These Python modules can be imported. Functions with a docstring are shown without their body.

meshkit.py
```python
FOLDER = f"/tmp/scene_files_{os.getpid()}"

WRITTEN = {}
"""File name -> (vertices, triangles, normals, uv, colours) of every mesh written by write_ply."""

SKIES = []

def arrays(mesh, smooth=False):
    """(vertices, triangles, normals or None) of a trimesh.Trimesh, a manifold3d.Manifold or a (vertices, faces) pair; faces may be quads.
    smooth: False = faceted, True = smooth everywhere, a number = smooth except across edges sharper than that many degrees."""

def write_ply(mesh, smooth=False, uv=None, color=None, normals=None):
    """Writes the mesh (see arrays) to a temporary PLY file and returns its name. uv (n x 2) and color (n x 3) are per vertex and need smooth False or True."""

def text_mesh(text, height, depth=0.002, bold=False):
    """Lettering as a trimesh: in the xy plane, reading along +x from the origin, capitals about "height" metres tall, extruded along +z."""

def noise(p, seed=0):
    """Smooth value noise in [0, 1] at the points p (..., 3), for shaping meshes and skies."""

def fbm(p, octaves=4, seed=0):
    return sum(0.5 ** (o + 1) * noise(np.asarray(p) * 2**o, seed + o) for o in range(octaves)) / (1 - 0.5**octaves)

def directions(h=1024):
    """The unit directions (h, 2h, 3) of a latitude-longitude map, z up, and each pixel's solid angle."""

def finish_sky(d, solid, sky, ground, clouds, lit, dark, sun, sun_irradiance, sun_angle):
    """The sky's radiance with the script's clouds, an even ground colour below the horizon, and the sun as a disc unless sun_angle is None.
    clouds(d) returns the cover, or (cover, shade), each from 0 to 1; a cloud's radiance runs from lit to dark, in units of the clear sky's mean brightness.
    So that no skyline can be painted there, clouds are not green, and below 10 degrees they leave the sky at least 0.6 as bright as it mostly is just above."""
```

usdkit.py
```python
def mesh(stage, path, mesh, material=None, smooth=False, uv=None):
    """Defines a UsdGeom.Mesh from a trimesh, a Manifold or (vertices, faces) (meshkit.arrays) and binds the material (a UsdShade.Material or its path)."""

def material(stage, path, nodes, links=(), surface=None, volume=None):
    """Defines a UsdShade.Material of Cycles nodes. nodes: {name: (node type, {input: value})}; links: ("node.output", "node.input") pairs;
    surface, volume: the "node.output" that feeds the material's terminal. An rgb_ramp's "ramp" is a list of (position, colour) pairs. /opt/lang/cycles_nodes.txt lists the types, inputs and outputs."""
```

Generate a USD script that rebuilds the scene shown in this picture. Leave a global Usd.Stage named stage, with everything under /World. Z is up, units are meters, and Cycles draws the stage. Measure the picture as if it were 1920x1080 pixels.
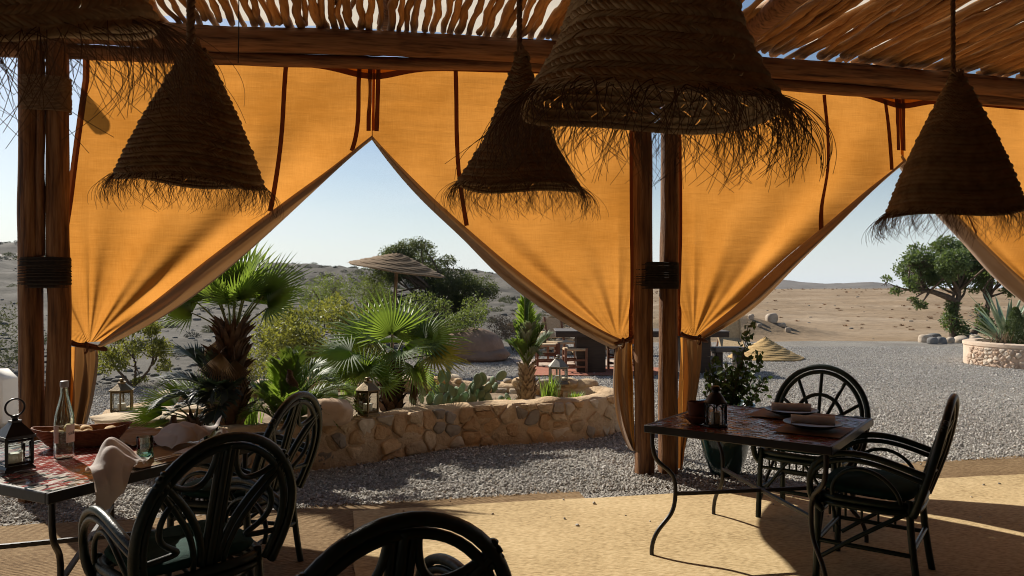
import math, numpy as np, trimesh, usdkit, meshkit
from pxr import Usd, UsdGeom, UsdLux, UsdShade, Gf, Sdf, Vt
from scipy.spatial import Voronoi
from scipy.interpolate import CubicSpline
from shapely.geometry import Polygon, box as sbox
from meshkit import fbm, noise

# ------------------------------------------------------------------ stage, camera, sky, sun, exposure
stage = Usd.Stage.CreateInMemory()
UsdGeom.SetStageUpAxis(stage, 'Z'); UsdGeom.SetStageMetersPerUnit(stage, 1.0)
UsdGeom.Xform.Define(stage, '/World')
PI = math.pi
EYE, F, HZ = 1.5, 1387.0, 545.0
cam = UsdGeom.Camera.Define(stage, '/World/camera')
cam.CreateHorizontalApertureAttr(36.0); cam.CreateFocalLengthAttr(36.0 * F / 1920)
cam.CreateClippingRangeAttr((0.05, 20000.0))
cam.AddTranslateOp().Set((0, 0, EYE)); cam.AddRotateXOp().Set(90.0 + math.degrees(math.atan((HZ - 540) / F)))
cam.CreateExposureAttr(0.5)

SUN_DIR = np.array([-0.70, 0.71, 0.0]); SUN_DIR /= np.linalg.norm(SUN_DIR); SUN_EL = math.radians(35.2)
SUNV = np.array([SUN_DIR[0] * math.cos(SUN_EL), SUN_DIR[1] * math.cos(SUN_EL), math.sin(SUN_EL)])
sun = UsdLux.DistantLight.Define(stage, '/World/sun')
sun.CreateIntensityAttr(1.25); sun.CreateAngleAttr(0.55); sun.CreateColorAttr((1.0, 0.93, 0.82))
sun.GetPrim().CreateAttribute('inputs:normalize', Sdf.ValueTypeNames.Bool).Set(True)
q = Gf.Rotation(Gf.Vec3d(0, 0, -1), Gf.Vec3d(*(-SUNV)))
sun.AddTransformOp().Set(Gf.Matrix4d().SetRotate(q))

usdkit.material(stage, '/World/Looks/sky_air', {
    'sky': ('sky_texture', {'sky_type': 'single_scattering', 'sun_disc': False, 'sun_elevation': SUN_EL, 'sun_rotation': math.atan2(SUN_DIR[0], SUN_DIR[1]),
                            'air_density': 1.0, 'aerosol_density': 0.6, 'ozone_density': 1.0}),
    'tc': ('texture_coordinate', {}), 'sep': ('separate_xyz', {}),
    'mp': ('mapping', {'scale': (1.2, 1.2, 7.0)}), 'n': ('noise_texture', {'scale': 1.6, 'detail': 5.0, 'roughness': 0.55}),
    'r': ('rgb_ramp', {'ramp': [(0.40, (0, 0, 0)), (0.70, (1, 1, 1))]}),
    'lo': ('map_range', {'from_min': 0.0, 'from_max': 0.24, 'to_min': 1.3, 'to_max': 0.0, 'clamp': True}),
    'mul': ('math', {'math_type': 'multiply'}), 'mul2': ('math', {'math_type': 'multiply', 'value2': 0.72}), 'lo2': ('map_range', {'from_min': 0.0, 'from_max': 0.17, 'to_min': 0.9, 'to_max': 0.0, 'clamp': True}), 'mxm': ('math', {'math_type': 'maximum'}),
    'mx': ('mix_color', {'b': (8.6, 9.25, 9.6), 'use_clamp': False}),
    'bg': ('background_shader', {'strength': 0.066})},
    [('tc.generated', 'sep.vector'), ('tc.generated', 'mp.vector'), ('mp.vector', 'n.vector'), ('n.fac', 'r.fac'), ('sep.z', 'lo.value'), ('r.color', 'mul.value1'), ('lo.result', 'mul.value2'),
     ('mul.value', 'mul2.value1'), ('sep.z', 'lo2.value'), ('lo2.result', 'mxm.value1'), ('mul2.value', 'mxm.value2'), ('mxm.value', 'mx.fac'), ('sky.color', 'mx.a'), ('mx.result', 'bg.color')], surface='bg.background')
dome = UsdLux.DomeLight.Define(stage, '/World/sky')
UsdShade.MaterialBindingAPI.Apply(dome.GetPrim()).Bind(UsdShade.Material.Get(stage, '/World/Looks/sky_air'))
dome.GetPrim().SetCustomDataByKey('kind', 'structure'); dome.GetPrim().SetCustomDataByKey('label', 'pale blue sky with thin white cloud')

# ------------------------------------------------------------------ helpers
used = {}
def numbered(parent, name):
    k = (parent, name); n = used.get(k, 0); used[k] = n + 1
    return name if n == 0 else f'{name}_{n:03d}'
def pth(parent): return '/World' if parent is None else str(parent.GetPath())
def tag(p, label=None, cat=None, group=None, kind=None):
    for k, x in (('label', label), ('category', cat), ('group', group), ('kind', kind)):
        if x: p.SetCustomDataByKey(k, x)
    return p
def thing(name, label, cat, loc=(0, 0, 0), rz=0.0, group=None, kind=None):
    x = UsdGeom.Xform.Define(stage, '/World/' + numbered('/World', name))
    x.AddTranslateOp().Set(Gf.Vec3d(*map(float, loc))); x.AddRotateZOp().Set(math.degrees(rz))
    return tag(x.GetPrim(), label, cat, group, kind)
def obj(name, m, mat, parent=None, smooth=True, **t):
    base = pth(parent)
    if isinstance(m, MB): m = m.get()
    g = usdkit.mesh(stage, base + '/' + numbered(base, name), m, mat, smooth=smooth)
    return tag(g.GetPrim(), **t)
def copy_of(src, loc, rz, label, group=None):
    r = thing(src.GetName().rsplit('_0', 1)[0] if src.GetName()[-3:].isdigit() else src.GetName(), label, src.GetCustomDataByKey('category'), loc, rz, group or src.GetCustomDataByKey('group'))
    r.GetReferences().AddInternalReference(src.GetPath()); r.SetInstanceable(True)
    return r
class MB:
    def __init__(s): s.v, s.f, s.n = [], [], 0
    def add(s, m, T=None):
        if isinstance(m, MB): m = m.get()
        if hasattr(m, 'vertices'): m = (m.vertices, m.faces)
        v, f = np.asarray(m[0], float), np.asarray(m[1], int)
        if f.shape[1] == 4: f = np.vstack([f[:, [0, 1, 2]], f[:, [0, 2, 3]]])
        if T is not None: v = v @ T[:3, :3].T + T[:3, 3]
        s.v.append(v); s.f.append(f + s.n); s.n += len(v); return s
    def get(s): return np.vstack(s.v), np.vstack(s.f)
def Tm(loc=(0, 0, 0), rx=0, ry=0, rz=0, sc=1.0):
    T = trimesh.transformations.euler_matrix(rx, ry, rz, 'sxyz'); T[:3, :3] = T[:3, :3] * (np.asarray(sc) if np.ndim(sc) else sc); T[:3, 3] = loc; return T
def xf(m, T):
    v, f = (m.vertices, m.faces) if hasattr(m, 'vertices') else (m.get() if isinstance(m, MB) else m)
    return np.asarray(v) @ T[:3, :3].T + T[:3, 3], np.asarray(f)
def spline(pts, n):
    pts = np.asarray(pts, float); d = np.r_[0, np.cumsum(np.linalg.norm(np.diff(pts, axis=0), axis=1))]
    return CubicSpline(d, pts)(np.linspace(0, d[-1], n))
def resample(pts, n):
    pts = np.asarray(pts, float); d = np.r_[0, np.cumsum(np.linalg.norm(np.diff(pts, axis=0), axis=1))]
    x = np.linspace(0, d[-1], n); return np.stack([np.interp(x, d, pts[:, k]) for k in range(pts.shape[1])], 1)
def grid_faces(a, b, wrap=False):
    i, j = np.meshgrid(np.arange(a - 1), np.arange(b if wrap else b - 1), indexing='ij')
    k = (j + 1) % b
    return np.stack([i * b + j, i * b + k, (i + 1) * b + k, (i + 1) * b + j], -1).reshape(-1, 4)
def tube(pts, r, n=8, closed=False, flat=1.0):
    p = np.asarray(pts, float); m = len(p); r = np.broadcast_to(np.asarray(r, float), (m,))
    if closed: t = np.roll(p, -1, 0) - np.roll(p, 1, 0)
    else: t = np.gradient(p, axis=0)
    t /= np.maximum(np.linalg.norm(t, axis=1, keepdims=True), 1e-9)
    u = np.cross(t[0], [0, 0, 1.0]); u = u if np.linalg.norm(u) > 1e-3 else np.cross(t[0], [0, 1.0, 0]); U = []
    for k in range(m):
        u = u - t[k] * (u @ t[k]); u /= max(np.linalg.norm(u), 1e-9); U.append(u)
    U = np.array(U); W = np.cross(t, U); a = np.arange(n) * 2 * PI / n
    ring = p[:, None] + r[:, None, None] * (np.cos(a)[None, :, None] * U[:, None] + flat * np.sin(a)[None, :, None] * W[:, None])
    f = grid_faces(m, n, True); v = ring.reshape(-1, 3)
    if closed:
        j = np.arange(n); k = (j + 1) % n
        return v, np.vstack([f, np.stack([(m - 1) * n + j, (m - 1) * n + k, k, j], 1)])
    j = np.arange(n); k = (j + 1) % n
    v = np.vstack([v, p[0] - t[0] * r[0] * .25, p[-1] + t[-1] * r[-1] * .25])
    f = np.vstack([f[:, [0, 1, 2]], f[:, [0, 2, 3]], np.stack([k, j, np.full(n, m * n)], 1), np.stack([(m - 1) * n + j, (m - 1) * n + k, np.full(n, m * n + 1)], 1)])
    return v, f
def lathe(prof, n=24, cap=True):
    prof = np.asarray(prof, float); a = np.arange(n) * 2 * PI / n; m = len(prof)
    v = np.stack([prof[:, 0, None] * np.cos(a), prof[:, 0, None] * np.sin(a), np.repeat(prof[:, 1, None], n, 1)], -1).reshape(-1, 3)
    f = grid_faces(m, n, True); f = np.vstack([f[:, [0, 1, 2]], f[:, [0, 2, 3]]]); j = np.arange(n); k = (j + 1) % n
    if cap:
        v = np.vstack([v, [0, 0, prof[0, 1]], [0, 0, prof[-1, 1]]])
        f = np.vstack([f, np.stack([k, j, np.full(n, m * n)], 1), np.stack([(m - 1) * n + j, (m - 1) * n + k, np.full(n, m * n + 1)], 1)])
    return v, f
def bbox(sx, sy, sz, c=0.004, loc=(0, 0, 0), rz=0.0, T=None):
    """chamfered box of full sizes, centred"""
    h = np.array([sx, sy, sz]) / 2; c = min(c, h.min() * .9); P = []
    for a in (-1, 1):
        for b in (-1, 1):
            for d in (-1, 1):
                s = np.array([a, b, d])
                for k in range(3):
                    e = h - c; e[k] = h[k]; P.append(s * e)
    m = trimesh.convex.convex_hull(np.array(P))
    return xf(m, Tm(loc, rz=rz) if T is None else T)
_ico = {k: trimesh.creation.icosphere(k, 1.0) for k in (1, 2, 3)}
def stone(sx, sy, sz, seed, sub=2, rough=0.35, sq=0.0):
    m = _ico[sub]; v = np.array(m.vertices)
    if sq: v = np.sign(v) * np.abs(v) ** (1 - sq)
    d = 1 + rough * (fbm(v * 1.1 + seed * 7.3, 3, seed) - .5) * 2 * .6 + .08 * (noise(v * 4 + seed * 3.1) - .5)
    return v * d[:, None] * np.array([sx, sy, sz]), np.array(m.faces)
def ribbon(a, b, T=None):
    """strip between two polylines"""
    a, b = np.asarray(a), np.asarray(b); n = len(a)
    return np.vstack([a, b]), np.stack([np.arange(n - 1), np.arange(1, n), n + np.arange(1, n), n + np.arange(n - 1)], 1)
def at(px, py, Y): return np.array([(px - 960) / F * Y, Y, EYE - (py - HZ) / F * Y])
def gp(px, py, z=0.0):
    Y = (EYE - z) * F / (py - HZ); return np.array([(px - 960) / F * Y, Y, z])
def norm(v): return np.asarray(v, float) / np.linalg.norm(v)
def basis(x, y, z, o): 
    T = np.eye(4); T[:3, 0], T[:3, 1], T[:3, 2], T[:3, 3] = x, y, z, o; return T

# ------------------------------------------------------------------ materials
def M(name, c1, c2=None, scale=6.0, rough=0.75, bump=0.0, bscale=None, stretch=(1, 1, 1), rot=None, coord='position', detail=5.0, spec=0.3, metallic=0.0,
      trans=0.0, tcol=None, rnd=0.0, coat=0.0, lo=0.3, hi=0.7, bdist=0.01, third=None):
    c2 = c2 or c1; s = (1, 1, 1)
    N = {'n': ('noise_texture', {'scale': scale, 'detail': detail, 'roughness': 0.6}), 'mp': ('mapping', {'scale': stretch}),
         'r': ('rgb_ramp', {'ramp': [(lo, c1), (hi, c2)] if third is None else [(lo, c1), ((lo + hi) / 2, c2), (hi, third)]}),
         'p': ('principled_bsdf', {'roughness': rough, 'specular_ior_level': spec, 'metallic': metallic, 'coat_weight': coat})}
    L = [('mp.vector', 'n.vector'), ('n.fac', 'r.fac')]
    if coord == 'position': N['g'] = ('geometry', {}); src = 'g.position'
    else: N['g'] = ('texture_coordinate', {}); src = 'g.' + coord
    if rot is not None:
        N['rt'] = ('mapping', {'rotation': rot}); L += [(src, 'rt.vector'), ('rt.vector', 'mp.vector')]
    else: L.append((src, 'mp.vector'))
    col = 'r.color'
    if rnd:
        N['oi'] = ('object_info', {}); N['gi'] = ('geometry', {}); N['ad'] = ('math', {'math_type': 'add'}); N['fr'] = ('math', {'math_type': 'fraction'})
        N['mr'] = ('map_range', {'to_min': 1 - rnd, 'to_max': 1 + rnd}); N['hs'] = ('hsv', {})
        L += [('oi.random', 'ad.value1'), ('gi.random_per_island', 'ad.value2'), ('ad.value', 'fr.value1'), ('fr.value', 'mr.value'), ('mr.result', 'hs.value'), (col, 'hs.color')]; col = 'hs.color'
    L.append((col, 'p.base_color'))
    if bump:
        N['bn'] = ('noise_texture', {'scale': bscale or scale * 3, 'detail': 6.0, 'roughness': 0.65}); N['b'] = ('bump', {'strength': bump, 'distance': bdist})
        L += [('mp.vector', 'bn.vector'), ('bn.fac', 'b.height'), ('b.normal', 'p.normal')]
    out = 'p.BSDF'
    if trans:
        N['t'] = ('translucent_bsdf', {'color': tcol or c2}); N['mx'] = ('mix_closure', {'fac': trans})
        L += [('p.BSDF', 'mx.closure1'), ('t.BSDF', 'mx.closure2')]; out = 'mx.closure'
        if bump: L.append(('b.normal', 't.normal'))
    usdkit.material(stage, '/World/Looks/' + name, N, L, surface=out); return '/World/Looks/' + name

PHI = math.radians(10.2)
U = np.array([math.cos(PHI), math.sin(PHI), 0]); NN = np.array([-math.sin(PHI), math.cos(PHI), 0]); ZZ = np.array([0, 0, 1.0])
MP = np.array([1.19, 6.1, 0.0])          # middle post pair
BAY = 4.62
def W(s, o=0.0, z=0.0): return MP + U * s + NN * o + ZZ * z

wood_post = M('post_wood', (.05, .018, .006), (.20, .085, .03), 3.0, .75, .8, 11, (10, 10, .7), detail=9, lo=.33, hi=.66, third=(.32, .165, .07), bdist=.02)
wood_beam = M('beam_wood', (.07, .028, .012), (.26, .12, .05), 3.0, .75, .8, 11, (.7, 10, 10), rot=(0, 0, -PHI), detail=9, lo=.33, hi=.66, third=(.34, .17, .075), bdist=.02)
wood_stick = M('stick_wood', (.23, .098, .028), (.52, .265, .085), 3.0, .7, .6, 8, (10, 1.1, 10), rot=(0, 0, -PHI), detail=8, rnd=.35)
rope_dark = M('dark_rope', (.020, .014, .010), (.045, .032, .022), 40, .85, .5, 160)
rope_tan = M('tan_rope', (.14, .08, .04), (.24, .15, .08), 40, .85, .5, 160)
thatch = M('roof_reed', (.10, .07, .04), (.20, .14, .08), 20, .95, .4, 60)
canvas = M('roof_canvas', (.50, .44, .34), (.60, .53, .42), 5, .9, .15, 30, trans=.55, tcol=(.84, .77, .64))
# ------------------------------------------------------------------ ground and terrain
def yard_edge(az):
    """distance of the gravel yard's rim by bearing (degrees, + right)"""
    return np.interp(az, [-180, -80, -55, -35, -24, -12, -4, 2, 10, 18, 28, 40, 70, 180], [30, 16, 13.5, 12.2, 12.2, 15.5, 19.5, 20.5, 21.5, 22.8, 25.0, 26, 30, 30])
def ridge(az):      # elevation angle (deg) of the skyline and its distance
    e = np.interp(az, [-180, -75, -35, -27, -18, -13, -9, -4, 0, 5, 14, 19, 30, 60, 180], [.3, 2.6, 3.05, 2.75, 1.95, 1.72, 1.5, 1.55, 1.2, .35, .10, .13, .15, .2, .3])
    R = np.interp(az, [-180, -70, -35, -18, -5, 5, 14, 40, 180], [300, 260, 240, 260, 280, 240, 190, 210, 300])
    return e, R
def height(x, y):
    r = np.hypot(x, y); az = np.degrees(np.arctan2(x, y)); r0 = yard_edge(az) + .8; e, R = ridge(az)
    H = EYE + np.tan(np.radians(e)) * R; t = np.clip((r - r0) / (R - r0), 0, 1)
    h = H * (t ** 1.12)
    fall = np.clip((r - R) / 300, 0, 1); h = h * (1 - .8 * fall)
    left = np.clip((6 - az) / 12, 0, 1)
    g = np.clip((r - r0) / 14, 0, 1)
    p = np.stack([x, y, 0 * x], -1)
    bump = (fbm(p * .035, 5, 3) - .5) * np.clip(r * .055, 0, 9) * left * t ** .35 + (fbm(p * .25, 4, 9) - .5) * (.35 + .9 * left) * g * np.clip(r / 40, .35, 1.6)
    bank = .95 * np.exp(-((r - r0 - 2.6) / 1.5) ** 2) * np.clip(1 - np.abs(az - 15) / 9, 0, 1) * (.6 + .8 * fbm(p * .5, 3, 5))
    damp = 1 - .93 * np.exp(-((r - R) / (R * .28)) ** 2) * (1 - .45 * left)
    return np.where(r > r0, h + bump * damp * g + bank, 0.0) - .004
azs = np.radians(np.r_[np.linspace(-180, -62, 40)[:-1], np.linspace(-62, 62, 420), np.linspace(62, 180, 40)[1:-1]])
rs = np.r_[0.5, 2, 4, 7, 10, 11.5, np.geomspace(12, 420, 250), np.geomspace(440, 5000, 50)]
RR, AA = np.meshgrid(rs, azs, indexing='ij'); X, Y = RR * np.sin(AA), RR * np.cos(AA)
V = np.stack([X, Y, height(X, Y)], -1).reshape(-1, 3); FC = grid_faces(len(rs), len(azs), True)
n0 = len(V); V = np.vstack([V, [0, 0, -.004]]); j = np.arange(len(azs))
FC3 = np.vstack([FC[:, [0, 2, 1]], FC[:, [0, 3, 2]], np.stack([j, np.full(len(azs), n0), (j + 1) % len(azs)], 1)[:, [0, 2, 1]]])
usdkit.material(stage, '/World/Looks/desert', {
    'g': ('geometry', {}), 'n': ('noise_texture', {'scale': .09, 'detail': 9.0, 'roughness': .62}), 'n2': ('noise_texture', {'scale': 2.2, 'detail': 8.0, 'roughness': .7}),
    'n3': ('noise_texture', {'scale': .6, 'detail': 6.0}),
    'sep': ('separate_xyz', {}), 'dv': ('math', {'math_type': 'divide'}), 'sd': ('map_range', {'from_min': .02, 'from_max': .22, 'clamp': True}), 'wob': ('math', {'math_type': 'multiply_add', 'value2': .12, 'value3': -.06}), 'ad': ('math', {'math_type': 'add'}),
    'ra': ('rgb_ramp', {'ramp': [(.25, (.215, .150, .092)), (.5, (.285, .21, .135)), (.72, (.40, .315, .225))]}),
    'rb': ('rgb_ramp', {'ramp': [(.30, (.075, .07, .06)), (.5, (.125, .115, .098)), (.70, (.20, .185, .16))]}),
    'm': ('mix_color', {}), 'r2': ('rgb_ramp', {'ramp': [(.3, (.62, .6, .58)), (.62, (1.08, 1.06, 1.04))]}), 'm2': ('mix_color', {'blend_type': 'multiply', 'fac': .8, 'use_clamp': False}),
    'ma': ('math', {'math_type': 'add'}), 'b': ('bump', {'strength': .6, 'distance': .12}), 'p': ('principled_bsdf', {'roughness': .95, 'specular_ior_level': .1})},
    [('g.position', 'n.vector'), ('g.position', 'n2.vector'), ('g.position', 'n3.vector'), ('g.position', 'sep.vector'), ('sep.x', 'dv.value1'), ('sep.y', 'dv.value2'), ('n3.fac', 'wob.value1'), ('dv.value', 'ad.value1'), ('wob.value', 'ad.value2'), ('ad.value', 'sd.value'),
     ('n.fac', 'ra.fac'), ('n.fac', 'rb.fac'), ('sd.result', 'm.fac'), ('rb.color', 'm.a'), ('ra.color', 'm.b'), ('n2.fac', 'r2.fac'), ('m.result', 'm2.a'), ('r2.color', 'm2.b'), ('m2.result', 'p.base_color'),
     ('n2.fac', 'ma.value1'), ('n3.fac', 'ma.value2'), ('ma.value', 'b.height'), ('b.normal', 'p.normal')], surface='p.BSDF')
obj('terrain', (V, FC3), '/World/Looks/desert', kind='structure', label='bare desert plain and grey stony hillside')
def height1(x, y): return float(height(np.array([x]), np.array([y]))[0])

# gravel yard: a sheet with an uneven rim
azs2 = np.radians(np.linspace(-179, 180, 360))
rim = yard_edge(np.degrees(azs2)) + .9 * (fbm(np.stack([np.sin(azs2) * 9, np.cos(azs2) * 9, 0 * azs2], -1), 4, 2) - .5)
rad = np.array([0, .25, .5, .75, .9, 1.0])
gv = np.stack([rad[:, None] * rim * np.sin(azs2), rad[:, None] * rim * np.cos(azs2), 0 * rad[:, None] * rim], -1).reshape(-1, 3)
gf = grid_faces(6, 360, True)[:, ::-1]
usdkit.material(stage, '/World/Looks/gravel_bed', {
    'g': ('geometry', {}), 'v': ('voronoi_texture', {'scale': 52.0, 'randomness': 1.0}), 'n': ('noise_texture', {'scale': .45, 'detail': 8.0, 'roughness': .65}),
    'bw': ('rgb_to_bw', {}), 'r': ('rgb_ramp', {'ramp': [(.0, (.24, .224, .2)), (.45, (.37, .347, .315)), (.8, (.48, .455, .412)), (1, (.64, .61, .56))]}),
    'r2': ('rgb_ramp', {'ramp': [(.35, (.72, .70, .68)), (.65, (1.15, 1.13, 1.09))]}), 'm2': ('mix_color', {'blend_type': 'multiply', 'fac': 1.0, 'use_clamp': False}),
    'b': ('bump', {'invert': True, 'strength': 1.0, 'distance': .05}), 'p': ('principled_bsdf', {'roughness': .9, 'specular_ior_level': .15})},
    [('g.position', 'v.vector'), ('v.color', 'bw.color'), ('bw.val', 'r.fac'), ('g.position', 'n.vector'), ('n.fac', 'r2.fac'), ('r.color', 'm2.a'), ('r2.color', 'm2.b'), ('m2.result', 'p.base_color'), ('v.distance', 'b.height'), ('b.normal', 'p.normal')], surface='p.BSDF')
obj('gravel_yard', (gv, gf), '/World/Looks/gravel_bed', kind='structure', label='grey gravel yard in front of the desert')

rug_lo = dict(); 
def instancer(name, label, protos, pos, rotq, scales, idx, **t):
    pi = UsdGeom.PointInstancer.Define(stage, '/World/' + name)
    base = '/World/' + name; paths = []
    for k, (m, mat) in enumerate(protos):
        nm = numbered(base, 'piece'); usdkit.mesh(stage, f'{base}/{nm}', m, mat, smooth=False); paths.append(Sdf.Path(f'{base}/{nm}'))
    pi.CreatePrototypesRel().SetTargets(paths)
    pi.CreatePositionsAttr(Vt.Vec3fArray.FromNumpy(pos.astype(np.float32))); pi.CreateScalesAttr(Vt.Vec3fArray.FromNumpy(scales.astype(np.float32)))
    pi.CreateOrientationsAttr(Vt.QuathArray([Gf.Quath(float(a), float(b), float(c), float(d)) for a, b, c, d in rotq]))
    pi.CreateProtoIndicesAttr(Vt.IntArray.FromNumpy(idx.astype(np.int32)))
    tag(pi.GetPrim(), label=label, kind='stuff', **t)
def randq(rng, n, upright=False):
    if upright:
        a = rng.uniform(0, PI, n); return np.stack([np.cos(a), 0 * a, 0 * a, np.sin(a)], 1)
    q = rng.normal(size=(n, 4)); return q / np.linalg.norm(q, axis=1, keepdims=True)

rug_c, mat_edge = None, None
def on_mats(x, y):
    """true where the rug or a straw mat covers the ground"""
    d = (x - MP[0]) * NN[0] + (y - MP[1]) * NN[1]; s = (x - MP[0]) * U[0] + (y - MP[1]) * U[1]
    return (d < -.50) | ((s < -.75) & (s > -5) & (d < -.50 + .045 * (s + .75) + .10 * (fbm(np.stack([s * 2.2, d * 2.2, 0 * s], -1), 3, 3) - .5))) | ((s > 2.2) & (d < -.05))
planter_pts = np.array([(-3.75, 6.75), (-3.35, 6.15), (-2.6, 5.95), (-1.85, 6.12), (-1.2, 6.52), (-.52, 7.08), (.42, 7.36), (1.0, 7.72), (1.22, 8.3), (.85, 8.85), (.1, 9.1), (-.9, 9.25), (-2.0, 9.2), (-3.1, 8.7), (-3.75, 7.8)])
_cl = np.vstack([planter_pts, planter_pts[:1]]); _d = np.r_[0, np.cumsum(np.linalg.norm(np.diff(_cl, axis=0), axis=1))]
PL = CubicSpline(_d, _cl, bc_type='periodic'); PLEN = _d[-1]
pl_poly = Polygon(PL(np.linspace(0, PLEN, 120)))
rng = np.random.default_rng(5)
N0 = 460000
gx, gy = rng.uniform(-8.5, 14, N0), 4.3 + (rng.uniform(0, 1, N0) ** 1.5) * 15.5
import shapely
keep = (~on_mats(gx, gy) | (rng.random(N0) < .0035 * (gy > 4.6))) & ~shapely.contains_xy(pl_poly, gx, gy) & (np.abs(gx) < .78 * gy + .4)
gx, gy = gx[keep], gy[keep]; ng = len(gx)
peb = [M('pebble_grey', (.37, .35, .315), (.50, .475, .435), 30, .9, rnd=.35), M('pebble_pale', (.50, .475, .44), (.66, .63, .585), 30, .9, rnd=.25), M('pebble_brown', (.33, .285, .23), (.44, .385, .32), 30, .9, rnd=.4), M('pebble_dark', (.23, .217, .2), (.33, .312, .288), 30, .9, rnd=.4)]
protos = [(stone(1.0, .72, .5, 100 + k, 1, .5, .15), peb[[0, 0, 1, 2, 3, 0, 0, 1][k]]) for k in range(8)]
sz = rng.uniform(.0045, .0115, ng) * np.where(rng.random(ng) < .03, 1.7, 1)
instancer('gravel', 'loose grey gravel in front of the low stone wall', protos, np.stack([gx, gy, sz * .35 + np.where(on_mats(gx, gy), .027, rng.uniform(-.003, .006, ng))], 1), randq(rng, ng), np.stack([sz * rng.uniform(.8, 1.3, ng)] * 3, 1), rng.choice(8, ng, p=[.18, .18, .09, .12, .1, .16, .12, .05]))

# dry tufts on the plain, scrub on the hillside
def tuft(rng, n, h, spread, w):
    m = MB()
    for _ in range(n):
        a = rng.uniform(0, 2 * PI); l = h * rng.uniform(.5, 1); o = rng.normal(size=2) * spread * .35; tip = np.array([o[0] + math.cos(a) * spread * rng.uniform(.2, 1), o[1] + math.sin(a) * spread * rng.uniform(.2, 1), l])
        b = np.array([o[0], o[1], -.05 * h]); sd = np.array([-math.sin(a), math.cos(a), 0]) * w; md = (b + tip) / 2 + [0, 0, l * .15]
        m.add((np.array([b - sd, b + sd, md + sd, md - sd, tip]), np.array([[0, 1, 2], [0, 2, 3], [3, 2, 4]])))
    return m.get()
def leafball(rng, n, rx, rz, ls):
    d = rng.normal(size=(n, 3)); d /= np.linalg.norm(d, axis=1, keepdims=True); c = d * (rng.uniform(.3, 1, n) ** .5)[:, None] * (.75 + .5 * noise(d * 2.2, int(rng.integers(99))))[:, None] * [rx, rx, rz]; c[:, 2] = np.abs(c[:, 2] + rz * .5) * .9
    return leaves_at(rng, c, ls)
def leaves_at(rng, c, ls, aspect=.45, up=.3):
    n = len(c); a = rng.normal(size=(n, 3)); a[:, 2] += up; a /= np.linalg.norm(a, axis=1, keepdims=True)
    b = np.cross(a, rng.normal(size=(n, 3))); b /= np.linalg.norm(b, axis=1, keepdims=True); nn_ = np.cross(a, b)
    L = ls * rng.uniform(.6, 1.3, n)[:, None]
    v = np.stack([c, c + a * L * .5 + b * L * aspect * .5 + nn_ * L * .06, c + a * L, c + a * L * .5 - b * L * aspect * .5 + nn_ * L * .06], 1).reshape(-1, 3)
    i = np.arange(n)[:, None] * 4
    return v, np.vstack([i + [0, 1, 2], i + [0, 2, 3]])
dry = M('dry_tuft', (.22, .12, .06), (.36, .23, .13), 8, .95, coord='object', rnd=.3)
scrub = M('scrub_leaf', (.060, .065, .035), (.12, .125, .075), 8, .95, coord='object', rnd=.35, trans=.2, tcol=(.14, .15, .06))
scrub2 = M('scrub_grey', (.11, .105, .075), (.19, .18, .13), 8, .95, coord='object', rnd=.3)
rng = np.random.default_rng(11); n = 1500
az = rng.uniform(3, 40, n); rr = 30 + 190 * rng.random(n) ** 1.0; x, y = rr * np.sin(np.radians(az)), rr * np.cos(np.radians(az))
kp = fbm(np.stack([x * .06, y * .06, 0 * x], -1), 3, 4) > .47; x, y = x[kp], y[kp]; n = len(x)
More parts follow.
